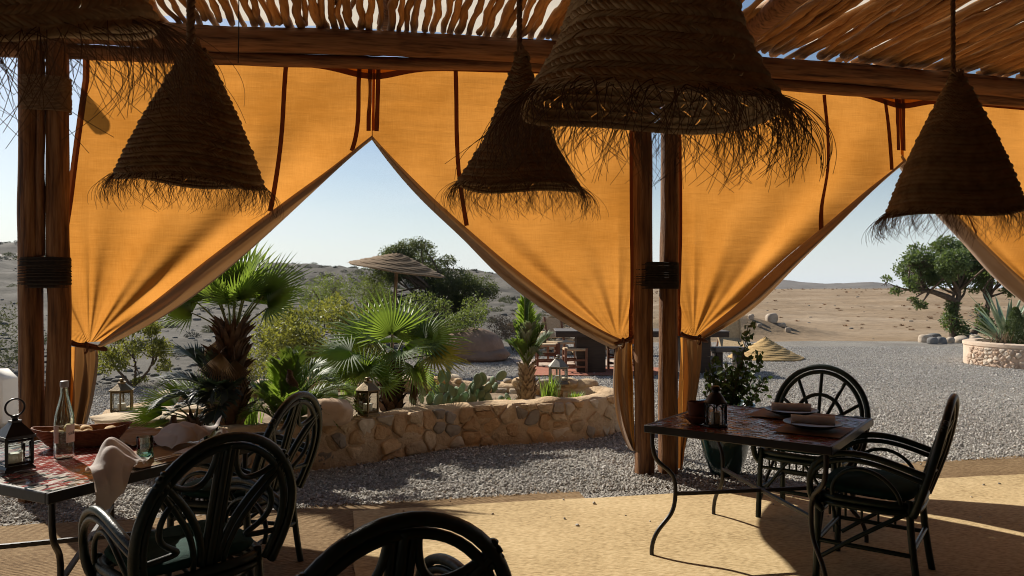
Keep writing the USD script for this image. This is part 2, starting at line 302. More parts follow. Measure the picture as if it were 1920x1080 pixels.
sc = (rng.uniform(.3, 1.0, n) * np.clip(rr[kp] / 90, .55, 1.2))[:, None] * np.array([1, 1, .8])
instancer('dry_tufts', 'small dry brown tufts dotted over the sandy plain', [(tuft(rng, 40, .3, .3, .02), dry), (tuft(rng, 40, .22, .36, .02), dry)], np.stack([x, y, height(x, y)], 1), randq(rng, n, True), sc, rng.integers(0, 2, n))
n = 3000; az = rng.uniform(-62, 3, n); rr = 16 + 240 * rng.random(n) ** 1.0; x, y = rr * np.sin(np.radians(az)), rr * np.cos(np.radians(az))
kp = (fbm(np.stack([x * .05, y * .05, 0 * x], -1), 3, 6) > .47) & (rr > yard_edge(az) + 2.5); x, y = x[kp], y[kp]; n = len(x)
sc = (rng.uniform(.3, .9, n) * np.clip(np.hypot(x, y) / 55, .55, 1.7))[:, None] * np.array([1, 1, .75])
instancer('hillside_scrub', 'low grey green scrub dotted over the stony hillside', [(leafball(rng, 260, .6, .45, .16), scrub), (leafball(rng, 220, .5, .35, .14), scrub2), (tuft(rng, 60, .5, .4, .02), scrub2)], np.stack([x, y, height(x, y)], 1), randq(rng, n, True), sc, rng.integers(0, 3, n))
rk = M('hill_rock', (.11, .10, .085), (.20, .185, .16), 6, .95, .4, coord='object', rnd=.3)
n = 5000; az = rng.uniform(-62, 34, n); rr = 13.5 + 90 * rng.random(n) ** 1.9; x, y = rr * np.sin(np.radians(az)), rr * np.cos(np.radians(az))
kp = (rr > yard_edge(az) + .7) & ((az < 2) | (rng.random(n) < .12)); x, y = x[kp], y[kp]; n = len(x); s = rng.uniform(.02, .10, n) * np.where(rng.random(n) < .04, 2.2, 1)
instancer('hillside_rocks', 'loose stones scattered beyond the gravel yard', [(stone(1, .8, .55, 300 + k, 1, .5, .2), rk) for k in range(4)], np.stack([x, y, height(x, y)], 1), randq(rng, n, True), np.stack([s] * 3, 1), rng.integers(0, 4, n))

# far grey hills beyond the plain
ha = np.radians(np.linspace(2, 48, 260)); hr = np.linspace(1150, 2100, 40); HR, HA = np.meshgrid(hr, ha, indexing='ij'); hx, hy = HR * np.sin(HA), HR * np.cos(HA)
crest = np.interp(np.degrees(HA), [2, 12, 17, 18.5, 20.5, 23, 26, 27.2, 28.2, 30, 48], [2, 12, 20, 26, 24, 17, 19, 14, 3, 0, 7]) + 14 * (fbm(np.stack([hx * .008, hy * .008, 0 * hx], -1), 5, 8) - .5)
hz_ = crest * np.sin(np.clip((HR - 1150) / 950, 0, 1) * PI) - 2.0
far_rock = M('far_hill_rock', (.10, .085, .07), (.17, .145, .12), .03, .95)
obj('distant_hills', (np.stack([hx, hy, hz_], -1).reshape(-1, 3), grid_faces(40, 260)), far_rock, kind='structure', label='low grey hills on the horizon beyond the plain')
usdkit.material(stage, '/World/Looks/air', {'v': ('principled_volume', {'color': (.80, .88, 1.0), 'density': .00007, 'anisotropy': .2})}, [], volume='v.volume')
obj('haze', trimesh.creation.box(extents=(11000, 11000, 62), transform=trimesh.transformations.translation_matrix((0, 0, 24))), '/World/Looks/air', smooth=False, kind='stuff', label='thin desert haze')
def track(azr, rfun, w, name, label):
    a = np.radians(np.linspace(*azr, 120)); r = rfun(np.degrees(a)); c = np.stack([r * np.sin(a), r * np.cos(a)], 1)
    rows = []
    for k in np.linspace(-.5, .5, 5):
        p = c * (1 + k * w / r)[:, None]; rows.append(np.c_[p, height(p[:, 0], p[:, 1]) + .12])
    obj(name, (np.vstack(rows), grid_faces(5, 120)), M('track_dust', (.34, .31, .27), (.42, .385, .33), 1, .95), kind='structure', label=label)
track((-40, -6), lambda d: 150 + 12 * np.sin(d / 5.0) - .6 * (d + 20), 5.0, 'dirt_track', 'pale dirt track across the hillside')
# ------------------------------------------------------------------ pergola
pg = thing('pergola', 'rustic timber pergola of paired log posts, log beams and a roof of crooked sticks', 'pergola', MP)
def loc(v): return np.asarray(v) - MP          # pergola parts are kept in its own frame
def log(p0, p1, r0, r1, seed, n=44, k=14, wob=.02, knots=.10):
    t = np.linspace(0, 1, n); p = np.asarray(p0)[None] * (1 - t[:, None]) + np.asarray(p1)[None] * t[:, None]
    L = np.linalg.norm(np.asarray(p1) - p0)
    off = np.stack([fbm(np.stack([t * L * .9 + seed * 3.7, 0 * t + a * 9.1, 0 * t], -1), 3, seed + a) - .5 for a in range(3)], 1) * wob * 2
    r = (r0 * (1 - t) + r1 * t)
    v, f = tube(p + off, r, k); d = np.asarray(p1) - p0; d = d / np.linalg.norm(d)
    m = n * k; ax = np.repeat(p + off, k, 0); rad = v[:m] - ax
    q = np.c_[(rad / np.repeat(r, k)[:, None]) * 1.2 + seed * 5.1]; al = np.repeat(t * L, k)[:, None] * d * .8
    s = 1 + knots * 2 * (fbm(q + al * 1.6, 4, seed) - .5); g = 1 - .05 * (noise(np.c_[np.tile(np.arange(k), n) * 1.7 + seed, al @ d * .7, al[:, 0] * 0], seed) > .72)
    v[:m] = ax + rad * (s * g)[:, None]
    return v, f
def lashing(c1, c2, r, z0, z1, pitch=.0095, rr=.0052):
    """rope wound round a pair of logs"""
    m = MB(); d = norm(c2 - c1)[:3]; e = np.cross(d, ZZ); a1 = np.linspace(PI / 2, 3 * PI / 2, 12); a2 = np.linspace(-PI / 2, PI / 2, 12)
    rg = np.random.default_rng(int(z0 * 100))
    for z in np.arange(z0, z1, pitch):
        R = r + .006 + rg.uniform(-.003, .003)
        P = [c1 + d * R * math.cos(a) + e * R * math.sin(a) for a in a1] + [c2 + d * R * math.cos(a) + e * R * math.sin(a) for a in a2]
        P = np.array(P) + ZZ * (z + rg.uniform(-.001, .001)); m.add(tube(P, rr, 5, closed=True))
    return m.get()
def post_pair(s, sep, r, seed, z1, ztop=3.30, lash=(1.5, 1.81), o=0.0, top_lash=None):
    c = [W(s - sep / 2, o), W(s + sep / 2, o)]
    ps = []
    for k, p in enumerate(c):
        lean = U * (-.02 if k == 0 else .01)
        ps.append(obj('post', log(loc(p - ZZ * .05), loc(p + lean + ZZ * ztop), r * 1.06, r * (.93 if k else .97), seed + k, k=18, wob=.018), wood_post, pg, smooth=50))
    if lash: obj('rope_binding', lashing(loc(c[0]), loc(c[1]), r, *lash), rope_dark, ps[0])
    if top_lash: obj('rope_binding', lashing(loc(c[0]), loc(c[1]), r * 1.0, *top_lash), rope_tan, ps[1])
    return ps
post_pair(0.0, .208, .078, 3, 3.3, 3.36, lash=(1.52, 1.735))
lp = post_pair(-BAY + .02, .165, .077, 13, 3.3, 3.28, lash=(1.525, 1.735), top_lash=(2.78, 3.02))
obj('post', log(loc(W(-BAY + .015, -.045, 1.75)), loc(W(-BAY + .01, -.05, 3.2)), .03, .026, 17, k=8), wood_post, pg, smooth=50)
post_pair(BAY + .05, .20, .08, 23, 3.3, 3.28)
# beams: a thick log per bay and a thinner curtain log under it
BZ = {-BAY - 2.2: 3.32, -BAY: 3.335, 0: 3.44, BAY: 3.285, BAY + 3: 3.26}
bz = lambda s: np.interp(s, list(BZ), list(BZ.values()))
obj('beam', log(loc(W(-BAY - 2.4, 0, bz(-7))), loc(W(.12, 0.0, bz(0))), .105, .092, 31, 90, 16, .03), wood_beam, pg, smooth=50)
obj('beam', log(loc(W(-.25, -.03, bz(0) - .03)), loc(W(BAY + 3, .02, bz(8))), .085, .095, 33, 90, 16, .03), wood_beam, pg, smooth=50)
obj('curtain_log', log(loc(W(-BAY - .35, .06, bz(-BAY) - .115)), loc(W(.1, .06, bz(0) - .105)), .055, .045, 35, 70, 12, .02), wood_beam, pg, smooth=50)
obj('curtain_log', log(loc(W(-.2, .06, bz(0) - .135)), loc(W(BAY + 3, .06, bz(8) - .105)), .055, .058, 36, 70, 12, .02), wood_beam, pg, smooth=50)
obj('rafter', log(loc(W(.62, .35, 3.53)), loc(W(.42, -5.5, 3.60)), .085, .10, 41, 50, 14, .05), wood_beam, pg, smooth=50)
for s in (-4.6, -2.2, 3.4, 5.6):
    obj('rafter', log(loc(W(s, .3, 3.68 if s < 3 else 3.62)), loc(W(s + .1, -6.5, 3.74)), .06, .07, int(50 + s * 3), 40, 10, .04), wood_beam, pg, smooth=50)
obj('beam', log(loc(W(-BAY - 2.5, -5.2, 3.36)), loc(W(BAY + 3, -5.2, 3.36)), .1, .1, 44, 60, 12, .03), wood_beam, pg, smooth=50)
obj('rafter', log(loc(W(-BAY - .26, -2.5, 3.52)), loc(W(-BAY - .28, 1.02, 3.50)), .075, .07, 61, 40, 12, .02), wood_beam, pg, smooth=50)
# roof sticks, crooked and knotty
def stick(s0, o0, s1, o1, z0, z1, r, seed, n=56, k=7, wig=.03):
    rg = np.random.default_rng(seed); t = np.linspace(0, 1, n); L = abs(o1 - o0)
    def w(a, fr): return fbm(np.stack([t * L * fr + seed * 1.37, 0 * t + a * 3.3, 0 * t], -1), 3, seed % 97 + a) - .5
    s = s0 + (s1 - s0) * t + w(0, 2.2) * wig * 2 + .007 * np.sin(t * L * rg.uniform(7, 13) + rg.uniform(0, 6)); o = o0 + (o1 - o0) * t; z = z0 + (z1 - z0) * t + w(1, 1.8) * wig * 1.0
    P = MP[None] + U[None] * s[:, None] + NN[None] * o[:, None] + ZZ[None] * z[:, None] - MP
    rad = r * (1.1 - .25 * t) * (1 + .35 * w(2, 5) + .30 * np.maximum(0, np.sin(t * L * rg.uniform(9, 15) + rg.uniform(0, 6))) ** 8)
    return tube(P, rad, k)
rg = np.random.default_rng(77); ns = 0
def zr(s): return bz(s) + .145
s = -BAY - 1.6
while s < BAY + 2.6:
    right = s > .7; r = rg.uniform(.018, .030) * (1.05 if right else 1)
    e = rg.uniform(.04, .2) if rg.random() < .8 else rg.uniform(-.05, .04)
    dz = rg.uniform(-.012, .022)
    obj('roof_stick', stick(s, e, s + rg.normal() * (.12 if right else .05), -2.3 - rg.uniform(0, .6), zr(s) + dz, 3.60 + dz, r, 1000 + ns), wood_stick, pg); ns += 1
    if (right and rg.random() < .5) or rg.random() < .12:
        obj('roof_stick', stick(s + .04, rg.uniform(-.5, .1), s + rg.normal() * .25, -2.4 - rg.uniform(0, .6), zr(s) + .065 + dz, 3.655, r * .95, 3000 + ns), wood_stick, pg); ns += 1
    s += (.050 if right else .066) * rg.uniform(.8, 1.35)
m = MB(); s = -BAY - 1.6
while s < BAY + 2.6:
    m.add(stick(s, -2.2, s + rg.normal() * .06, -10.3, 3.62 + rg.uniform(-.02, .03), 3.62, rg.uniform(.03, .04), 6000 + int(s * 100), 30, 5)); s += .075
obj('roof_stick', m, wood_stick, pg, kind='stuff')
# canvas over the sticks: sagging sheets with a gap along the front
def sheet(s0, s1, o0, o1, z, seed, name='roof_canvas'):
    a, b = 60, 60; S, O = np.meshgrid(np.linspace(s0, s1, a), np.linspace(o0, o1, b), indexing='ij')
    q = np.stack([S, O, 0 * S], -1); Z = z + .05 * (fbm(q * 1.7, 4, seed) - .5) + .0 * S; O = O + .07 * (fbm(q * [1.1, .2, 1], 3, seed + 2) - .5)
    P = U * S[..., None] + NN * O[..., None] + ZZ * Z[..., None]
    obj(name, (P.reshape(-1, 3), grid_faces(a, b)), canvas if name == 'roof_canvas' else thatch, pg)
sheet(-BAY - 2, .38, .62, -.9, 3.74, 1); sheet(.66, BAY + 3, .42, -1.5, 3.76, 6); sheet(-BAY - 2, .38, -.86, -5.5, 3.86, 4, 'roof_reed'); sheet(.72, BAY + 3, -1.45, -5.5, 3.88, 2, 'roof_reed'); sheet(-BAY - 2, BAY + 3, -5.4, -10.6, 3.87, 3, 'roof_reed')
# earth wall of the house that the pergola leans on, behind the dining place
ew = thing('earth_wall', 'long earth plastered house wall at the back of the pergola', 'wall', W(0, -9.8))
earth = M('earth_plaster', (.10, .058, .033), (.14, .085, .05), 2, .95, .4, 20)
obj('plaster', bbox(17.2, .4, 4.4, .02, (0, -.3, 2.2), PHI), earth, ew, smooth=False)
for sx, lb in ((-8.2, 'earth plastered house wing closing the left end of the pergola'), (8.8, 'earth plastered house wing closing the right end of the pergola')):
    ew = thing('earth_wall', lb, 'wall', W(sx, -5.6)); obj('plaster', bbox(.4, 8.2, 4.4, .02, (0, 0, 2.2), PHI), earth, ew, smooth=False)

# ------------------------------------------------------------------ curtains
usdkit.material(stage, '/World/Looks/orange_cloth', {
    'g': ('geometry', {}), 'mp': ('mapping', {'rotation': (0, 0, -PHI)}), 'w1': ('mapping', {'scale': (240, 1, 8)}), 'w2': ('mapping', {'scale': (8, 1, 240)}), 'na': ('noise_texture', {'scale': 1.0, 'detail': 2.0}), 'nb': ('noise_texture', {'scale': 1.0, 'detail': 2.0}),
    'nc': ('noise_texture', {'scale': 1.3, 'detail': 6.0, 'roughness': .6}), 'ad': ('math', {'math_type': 'add'}), 'ad2': ('math', {'math_type': 'multiply_add', 'value2': .3}),
    'w3': ('mapping', {'scale': (2.2, 1, 16)}), 'nd': ('noise_texture', {'scale': 1.0, 'detail': 3.0}), 'b2': ('bump', {'strength': .35, 'distance': .02}),
    'r': ('rgb_ramp', {'ramp': [(.62, (.42, .17, .032)), (.95, (.54, .25, .058))]}), 'r2': ('rgb_ramp', {'ramp': [(.62, (.37, .143, .021)), (.95, (.52, .22, .042))]}),
    'b': ('bump', {'strength': .12, 'distance': .002}), 'd': ('diffuse_bsdf', {'roughness': .5}), 't': ('translucent_bsdf', {}), 'mx': ('mix_closure', {'fac': .72})},
    [('g.position', 'mp.vector'), ('mp.vector', 'w1.vector'), ('mp.vector', 'w2.vector'), ('mp.vector', 'w3.vector'), ('w1.vector', 'na.vector'), ('w2.vector', 'nb.vector'), ('mp.vector', 'nc.vector'), ('w3.vector', 'nd.vector'),
     ('na.fac', 'ad.value1'), ('nb.fac', 'ad.value2'), ('ad.value', 'ad2.value1'), ('nc.fac', 'ad2.value3'), ('ad2.value', 'r.fac'), ('ad2.value', 'r2.fac'), ('r.color', 'd.color'), ('r2.color', 't.color'),
     ('nd.fac', 'b2.height'), ('b2.normal', 'b.normal'), ('ad.value', 'b.height'), ('b.normal', 'd.normal'), ('b.normal', 't.normal'), ('d.BSDF', 'mx.closure1'), ('t.BSDF', 'mx.closure2')], surface='mx.closure')
ORANGE = '/World/Looks/orange_cloth'
LINING = M('taupe_lining', (.30, .20, .135), (.38, .26, .175), 3, .9, .2, 60, trans=.10, tcol=(.55, .27, .09))
TAPE = M('brown_tape', (.10, .035, .012), (.14, .05, .018), 8, .85, trans=.15, tcol=(.3, .08, .02))
TAPE2 = M('rust_tape', (.22, .06, .012), (.28, .08, .018), 8, .85, trans=.35, tcol=(.5, .12, .02))
CO = .12
def cp(px, py):
    """(s, z) where the sight line of a photograph's pixel meets the curtain plane"""
    d = np.array([(px - 960) / F, 1.0, -(py - HZ) / F]); o = MP + NN * CO; t = (o @ NN) / (d @ NN); P = d * t + ZZ * EYE
    return np.array([(P - MP) @ U, P[2]])
def cps(l): return np.array([cp(*p) for p in l])
def curtain(label, post_s, sgn, e0, apex, up, lo, seams, tie_pt, tail_in, tail_out, shift=0.0, seed=1, strap_post=None):
    """e0: post-side edge, top to tie level; up / lo: upper and lower rim of the rolled-back inner edge, apex to tie; seams: pixel polylines"""
    S = lambda a: np.asarray(a) + [shift, 0]
    e0, up, lo, tie = S(cps(e0)), S(cps(up)), S(cps(lo)), S(cp(*tie_pt)); ap = S(cp(*apex)); ztop = bz(ap[0]) - .155
    rgs = np.random.default_rng(seed); ph = rgs.uniform(0, 6.28, 6)
    def fold(s, z):
        ds, dz = (s - tie[0]), z - tie[1]; rho = np.hypot(ds, dz) + 1e-6; psi = np.arctan2(dz, np.abs(ds) + 1e-6 + 0 * dz)
        A = np.clip(rho / .35, 0, 1) * np.exp(-(rho / 1.25) ** 2)
        rad = A * (.032 * np.sin(7 * psi + ph[0] + rho * .5) * np.clip(1.25 - psi, .1, 1) + .016 * np.sin(17 * psi + ph[1] - rho * .8) * np.exp(-rho * .8) + .010 * np.sin(31 * psi + ph[2]) * np.exp(-rho * 1.5))
        q = np.stack([s * 1.3, z * .9, 0 * s + seed], -1); q2 = np.stack([s * 1.1 + z * .35, z * 4.5, 0 * s + seed * 3], -1)
        lowf = .075 * (fbm(q, 3, seed) - .5); wr = .016 * (fbm(q2, 3, seed + 5) - .5) * np.clip((z - 2.3) / .5, 0, 1)
        diag = .065 * np.sin(psi * 17 + ph[3] + .8 * np.sin(rho * 1.6)) * np.exp(-((psi - .66) / .22) ** 2) * np.clip((rho - .15) / .5, 0, 1) * np.clip((2.9 - rho) / 1.3, 0, 1) + .032 * np.sin(psi * 11 + ph[5]) * np.exp(-((psi - 1.05) / .35) ** 2) * np.clip(rho / .6, 0, 1) * np.clip((2.4 - rho) / 1.2, 0, 1) + .012 * np.sin(s * 9 + ph[4] + .8 * np.sin(z * 2.1)) * np.clip((z - 1.6) / .8, 0, 1)
        top = np.clip((ztop - z) / .25, 0, 1)
        return (rad + diag + lowf) * top + wr
    def P(sz, extra=0.0):
        sz = np.asarray(sz); return U * sz[..., 0, None] + NN * (CO + fold(sz[..., 0], sz[..., 1]) + extra)[..., None] + ZZ * sz[..., 1, None]
    o = thing('curtain', label, 'curtain', MP, group='orange curtains tied to the posts')
    ntop, a = 40, 110
    inner = np.vstack([resample([[ap[0], ztop + .03], ap], ntop), spline(up, 90)[1:]])
    outer = resample(np.vstack([[[e0[0, 0], ztop + .05]], e0]), len(inner))
    n = len(inner); aa = np.linspace(0, 1, a)[None, :, None]
    G = outer[:, None] * (1 - aa) + inner[:, None] * aa
    G[0, :, 1] = bz(G[0, :, 0]) - .10 - .085 * np.exp(-((G[0, :, 0] - ap[0]) / .28) ** 2)
    b = np.clip(1 - np.arange(n) / 14.0, 0, 1)[:, None]; flat = G[0, :, 1][None] - (G[0, :, 1].mean() - G[:, :, 1].mean(1))[:, None] * 0
    fb = obj('cloth', (P(G).reshape(-1, 3), grid_faces(n, a)), ORANGE, o)
    # rolled-back inner edge, its taupe outer face showing
    up2, lo2 = spline(up, 90), spline(lo, 90); k = 14; th = np.linspace(0, 1, k); rows = []
    wdt = np.linalg.norm(up2 - lo2, axis=1)
    t_ = np.linspace(0, 1, 90)
    for i, x in enumerate(th):
        sz = up2 * (1 - x) + lo2 * x
        bul = -(.015 + .42 * wdt) * math.sin(PI * min(x * 1.0, 1)) ** .7 * 1.0 + .022 * np.sin(x * 9 + t_ * 5 + ph[4]) * np.clip(t_ * 1.3, 0, 1) * math.sin(PI * x)
        rows.append(U * sz[:, :1] + NN * (CO + fold(up2[:, 0], up2[:, 1]) * (1 - x) + bul - .004)[:, None] + ZZ * sz[:, 1:])
    for x in (.35, .8):                                        # and round to the back
        sz = lo2 * (1 - x) + up2 * x; rows.append(U * sz[:, :1] + NN * (CO + .05 + .35 * wdt * (1 - abs(x - .35)))[:, None] + ZZ * sz[:, 1:])
    obj('rolled_edge', (np.vstack(rows), grid_faces(len(rows), 90)), LINING, o)
    # gathered tail under the tie
    ti, to = S(cps(tail_in)), S(cps(tail_out)); nn_, kk = 50, 70
    A_, B_ = spline(ti, nn_), spline(to, nn_); x = np.linspace(0, 1, kk)[None, :, None]
    G = A_[:, None] * (1 - x) + B_[:, None] * x; dn = np.linspace(0, 1, nn_)[:, None]; xx = x[..., 0]
    amp = .012 + .035 * np.clip(dn * 3, 0, 1); fo = amp * (np.sin(xx * 17 + ph[0] + dn) + .6 * np.sin(xx * 31 + ph[1] - 2 * dn)) + .05 * np.sin(xx * PI) * (1 - dn)
    Q = U * G[..., :1] + NN * (CO - .02 + fo)[..., None] + ZZ * G[..., 1:]
    w_ = .24
    kc = int(kk * w_)
    obj('tail', (Q[:, kc:].reshape(-1, 3), grid_faces(nn_, kk - kc)), LINING, o)
    obj('tail', (Q[:, :kc + 1].reshape(-1, 3), grid_faces(nn_, kc + 1)), ORANGE, o, label='orange strip of the gathered tail')
    # tie band: from the post round the gather
    sp = S(cp(*strap_post)); c = U * tie[0] + NN * CO + ZZ * tie[1]; p0 = U * sp[0] + NN * .04 + ZZ * sp[1]
    rr = .5 * np.linalg.norm(S(cps(tail_in))[0] - S(cps(tail_out))[0]) + .02
    a_ = np.linspace(0, 2 * PI, 24, endpoint=False); dirv = norm(c - p0)
    ring = np.stack([c + U * sgn * math.cos(q_) * rr * .9 + NN * math.sin(q_) * .06 + ZZ * (-.03 * math.cos(q_)) for q_ in a_])
    tb = MB(); tb.add(tube(ring, .013, 6, closed=True)); tb.add(tube(spline([p0, (p0 + c) / 2 - ZZ * .02 - NN * .05, c - NN * .07], 14), .012, 6)); tb.add(tube(spline([c - NN * .07, c - NN * .085 + ZZ * .03 + U * .012, c - NN * .085 + U * .02 - ZZ * .01, c - NN * .085 - ZZ * .05], 14), .008, 6))
    obj('tie_band', tb, TAPE, o)
    # sewn tapes
    def tape(pts, w, mat, nm, extra=-.006):
        q_ = spline(S(cps(pts)), 60) if len(pts) > 2 else resample(S(cps(pts)), 60); t = np.gradient(q_, axis=0); t /= np.linalg.norm(t, axis=1, keepdims=True); nrm = np.stack([-t[:, 1], t[:, 0]], 1)
        obj(nm, ribbon(P(q_ - nrm * w / 2, extra), P(q_ + nrm * w / 2, extra)), mat, o)
    for p, w, m_, nm in seams: tape(p, w, m_, nm)
    ed = np.vstack([[[e0[0, 0], ztop + .03]], e0]); ed = resample(ed, 60); obj('edge_hem', ribbon(P(ed + [-.018 * sgn, 0], -.006), P(ed + [.028 * sgn, 0], -.006)), TAPE, o)
    tp = np.stack([np.linspace(e0[0, 0], ap[0], 60)], 1); zt = bz(tp[:, 0]) - .10 - .085 * np.exp(-((tp[:, 0] - ap[0]) / .28) ** 2)
    obj('top_hem', ribbon(P(np.c_[tp, zt[:, None] + .004], -.006), P(np.c_[tp, zt[:, None] - .045], -.006)), TAPE, o)
    return o
curtain('orange curtain beside the rope bound post at the left, shaded by a beam end', 0, 1,
        [(160, 150), (135, 340), (123, 440), (124, 645)], (697, 254), [(697, 254), (640, 297), (585, 338), (505, 398), (400, 478), (300, 556), (190, 640)], [(697, 262), (650, 302), (600, 348), (510, 432), (400, 528), (300, 598), (186, 652)],
        [([(537, 108), (531, 210), (520, 330), (506, 396)], .034, TAPE, 'seam'), ([(676, 112), (672, 200), (668, 250), (659, 282)], .034, TAPE, 'seam')],
        (167, 648), [(126, 650), (126, 710), (126, 800), (126, 850)], [(186, 652), (187, 690), (177, 760), (148, 860)], seed=3, strap_post=(120, 628))
def c2(shift, label, seed):
    return curtain(label, 0, -1, [(1186, 130), (1186, 420), (1185, 645)], (697, 254), [(697, 254), (745, 306), (800, 360), (870, 424), (940, 484), (1030, 553), (1100, 602), (1160, 634)], [(697, 262), (745, 325), (800, 385), (870, 451), (930, 512), (1000, 568), (1075, 616), (1150, 655)],
        [([(854, 120), (856, 250), (866, 380), (874, 424)], .034, TAPE, 'seam'), ([(694.5, 116), (692, 180), (691, 246)], .034, TAPE, 'apex_tape'), ([(701, 118), (700, 180), (700, 246)], .022, TAPE2, 'apex_tape'), ([(709.5, 118), (708, 180), (706, 247)], .034, TAPE, 'apex_tape')],
        (1160, 640), [(1185, 640), (1186, 720), (1186, 790), (1186, 842)], [(1152, 655), (1148, 705), (1150, 750), (1180, 842)], shift, seed, strap_post=(1187, 622))
c2(0, 'orange curtain sweeping down to the left log of the middle posts, behind two straw lampshades', 8)
curtain('orange curtain tied to the right log of the middle posts above the potted plant', 0, 1,
        [(1270, 150), (1271, 400), (1272, 630)], (1690, 301), [(1690, 301), (1640, 343), (1570, 402), (1500, 462), (1440, 515), (1380, 572), (1312, 630)], [(1692, 309), (1642, 352), (1565, 428), (1480, 512), (1420, 572), (1370, 608), (1316, 637)],
        [([(1545, 178), (1550, 280), (1546, 380), (1538, 432)], .034, TAPE, 'seam'), ([(1659, 188), (1664, 260), (1666, 320)], .034, TAPE, 'seam')],
        (1302, 634), [(1272, 632), (1272, 720), (1270, 800), (1268, 880)], [(1314, 637), (1311, 690), (1300, 760), (1272, 880)], seed=15, strap_post=(1270, 622))
c2(BAY + .015, 'orange curtain at the right edge, behind the lampshade on the right', 21)
# ------------------------------------------------------------------ floor coverings
def sheet_mesh(corners, z, n=60, m=60, rag=.0, seed=0, zamp=0.0):
    c = [np.array(p, float) for p in corners]; a, b = np.meshgrid(np.linspace(0, 1, n), np.linspace(0, 1, m), indexing='ij'); a, b = a[..., None], b[..., None]
    P = c[0] * (1 - a) * (1 - b) + c[1] * a * (1 - b) + c[2] * a * b + c[3] * (1 - a) * b
    q = np.concatenate([P * 1.0, 0 * P[..., :1]], -1); P = P + rag * (np.stack([fbm(q * 3, 3, seed), fbm(q * 3, 3, seed + 1)], -1) - .5)
    Z = z + zamp * (fbm(np.concatenate([P * 1.4, 0 * P[..., :1]], -1), 3, seed + 4))
    V3 = np.concatenate([P, Z[..., None]], -1).reshape(-1, 3); top = grid_faces(n, m)
    return V3, top[:, ::-1] if False else top
def g2(s, o): p = W(s, o); return p[:2]
def weave(name, c1, c2, c3, sc, bump, rough=.9, lines=None, ang=0.0, blot=1.0):
    N = {'g': ('geometry', {}), 'rt': ('mapping', {'rotation': (0, 0, -PHI + ang)}), 'ma': ('mapping', {'scale': sc}), 'na': ('noise_texture', {'scale': 1.0, 'detail': 3.0, 'roughness': .6}),
         'nb': ('noise_texture', {'scale': 1.1, 'detail': 6.0, 'roughness': .6}), 'ad': ('math', {'math_type': 'multiply_add', 'value2': .62}), 'mu': ('math', {'math_type': 'multiply', 'value2': .38}),
         'r': ('rgb_ramp', {'ramp': [(.34, c1), (.5, c2), (.66, c3)]}), 'b': ('bump', {'strength': bump, 'distance': .006}), 'p': ('principled_bsdf', {'roughness': rough, 'specular_ior_level': .1})}
    L = [('g.position', 'rt.vector'), ('rt.vector', 'ma.vector'), ('ma.vector', 'na.vector'), ('g.position', 'nb.vector'), ('nb.fac', 'mu.value1'), ('na.fac', 'ad.value1'), ('mu.value', 'ad.value3'), ('ad.value', 'r.fac'), ('r.color', 'p.base_color'), ('b.normal', 'p.normal')]
    if lines:
        N['wv'] = ('wave_texture', {'wave_type': 'bands', 'bands_direction': 'y', 'scale': lines, 'distortion': 1.4, 'detail': 2.0, 'detail_scale': 2.0}); N['hx'] = ('math', {'math_type': 'add'})
        L += [('rt.vector', 'wv.vector'), ('wv.fac', 'hx.value1'), ('na.fac', 'hx.value2'), ('hx.value', 'b.height')]
    else: L.append(('na.fac', 'b.height'))
    usdkit.material(stage, '/World/Looks/' + name, N, L, surface='p.BSDF'); return '/World/Looks/' + name
straw = weave('straw_mat', (.12, .072, .036), (.27, .18, .095), (.40, .29, .165), (34, 120, 34), .7, lines=34)
rugm = weave('sand_rug', (.27, .19, .092), (.49, .365, .195), (.63, .49, .285), (28, 70, 28), .5)
def fringed(name, label, corners, z, mat, seed, edge):
    t = thing(name, label, 'mat')
    obj('woven_mat', sheet_mesh(corners, z, 90, 60, .05, seed, .012), mat, t)
    rg_ = np.random.default_rng(seed); m = MB()
    a, b = np.array(edge[0]), np.array(edge[1]); d = (b - a) / np.linalg.norm(b - a); o = np.array([-d[1], d[0]])
    for x in np.arange(0, np.linalg.norm(b - a), .012):
        p = a + d * x + o * rg_.uniform(-.03, .0); L_ = rg_.uniform(.02, .07); an = rg_.normal() * .5; e = p + (o * math.cos(an) + d * math.sin(an)) * L_; w = d * .0025
        m.add((np.array([[*(p - w), z + .006], [*(p + w), z + .006], [*(e + w), z + .004 + rg_.uniform(0, .012)], [*(e - w), z + .004]]), np.array([[0, 1, 2], [0, 2, 3]])))
    obj('frayed_edge', m, straw, t, smooth=False, kind='stuff')
fringed('straw_mat', 'long straw mat lying from under the left table to the gravel', [g2(-4.9, -.66), g2(-.80, -.50), g2(-.80, -3.6), g2(-4.9, -3.6)], .012, straw, 4, (g2(-4.9, -.66), g2(-.80, -.50)))
fringed('straw_mat', 'straw mat strip between the sunlit rug and the gravel at the right', [g2(1.9, -.16), g2(6.5, .02), g2(6.5, -.95), g2(1.9, -.95)], .010, straw, 9, (g2(1.9, -.16), g2(6.5, .02)))
rug = obj('rug', sheet_mesh([g2(-2.42, -.735), g2(6.2, -.62), g2(6.2, -6.5), g2(-2.2, -6.5)], .022, 120, 90, .03, 2, .010), rugm)
tag(rug, 'large sand coloured rug lit by the sun under the right table', 'rug')

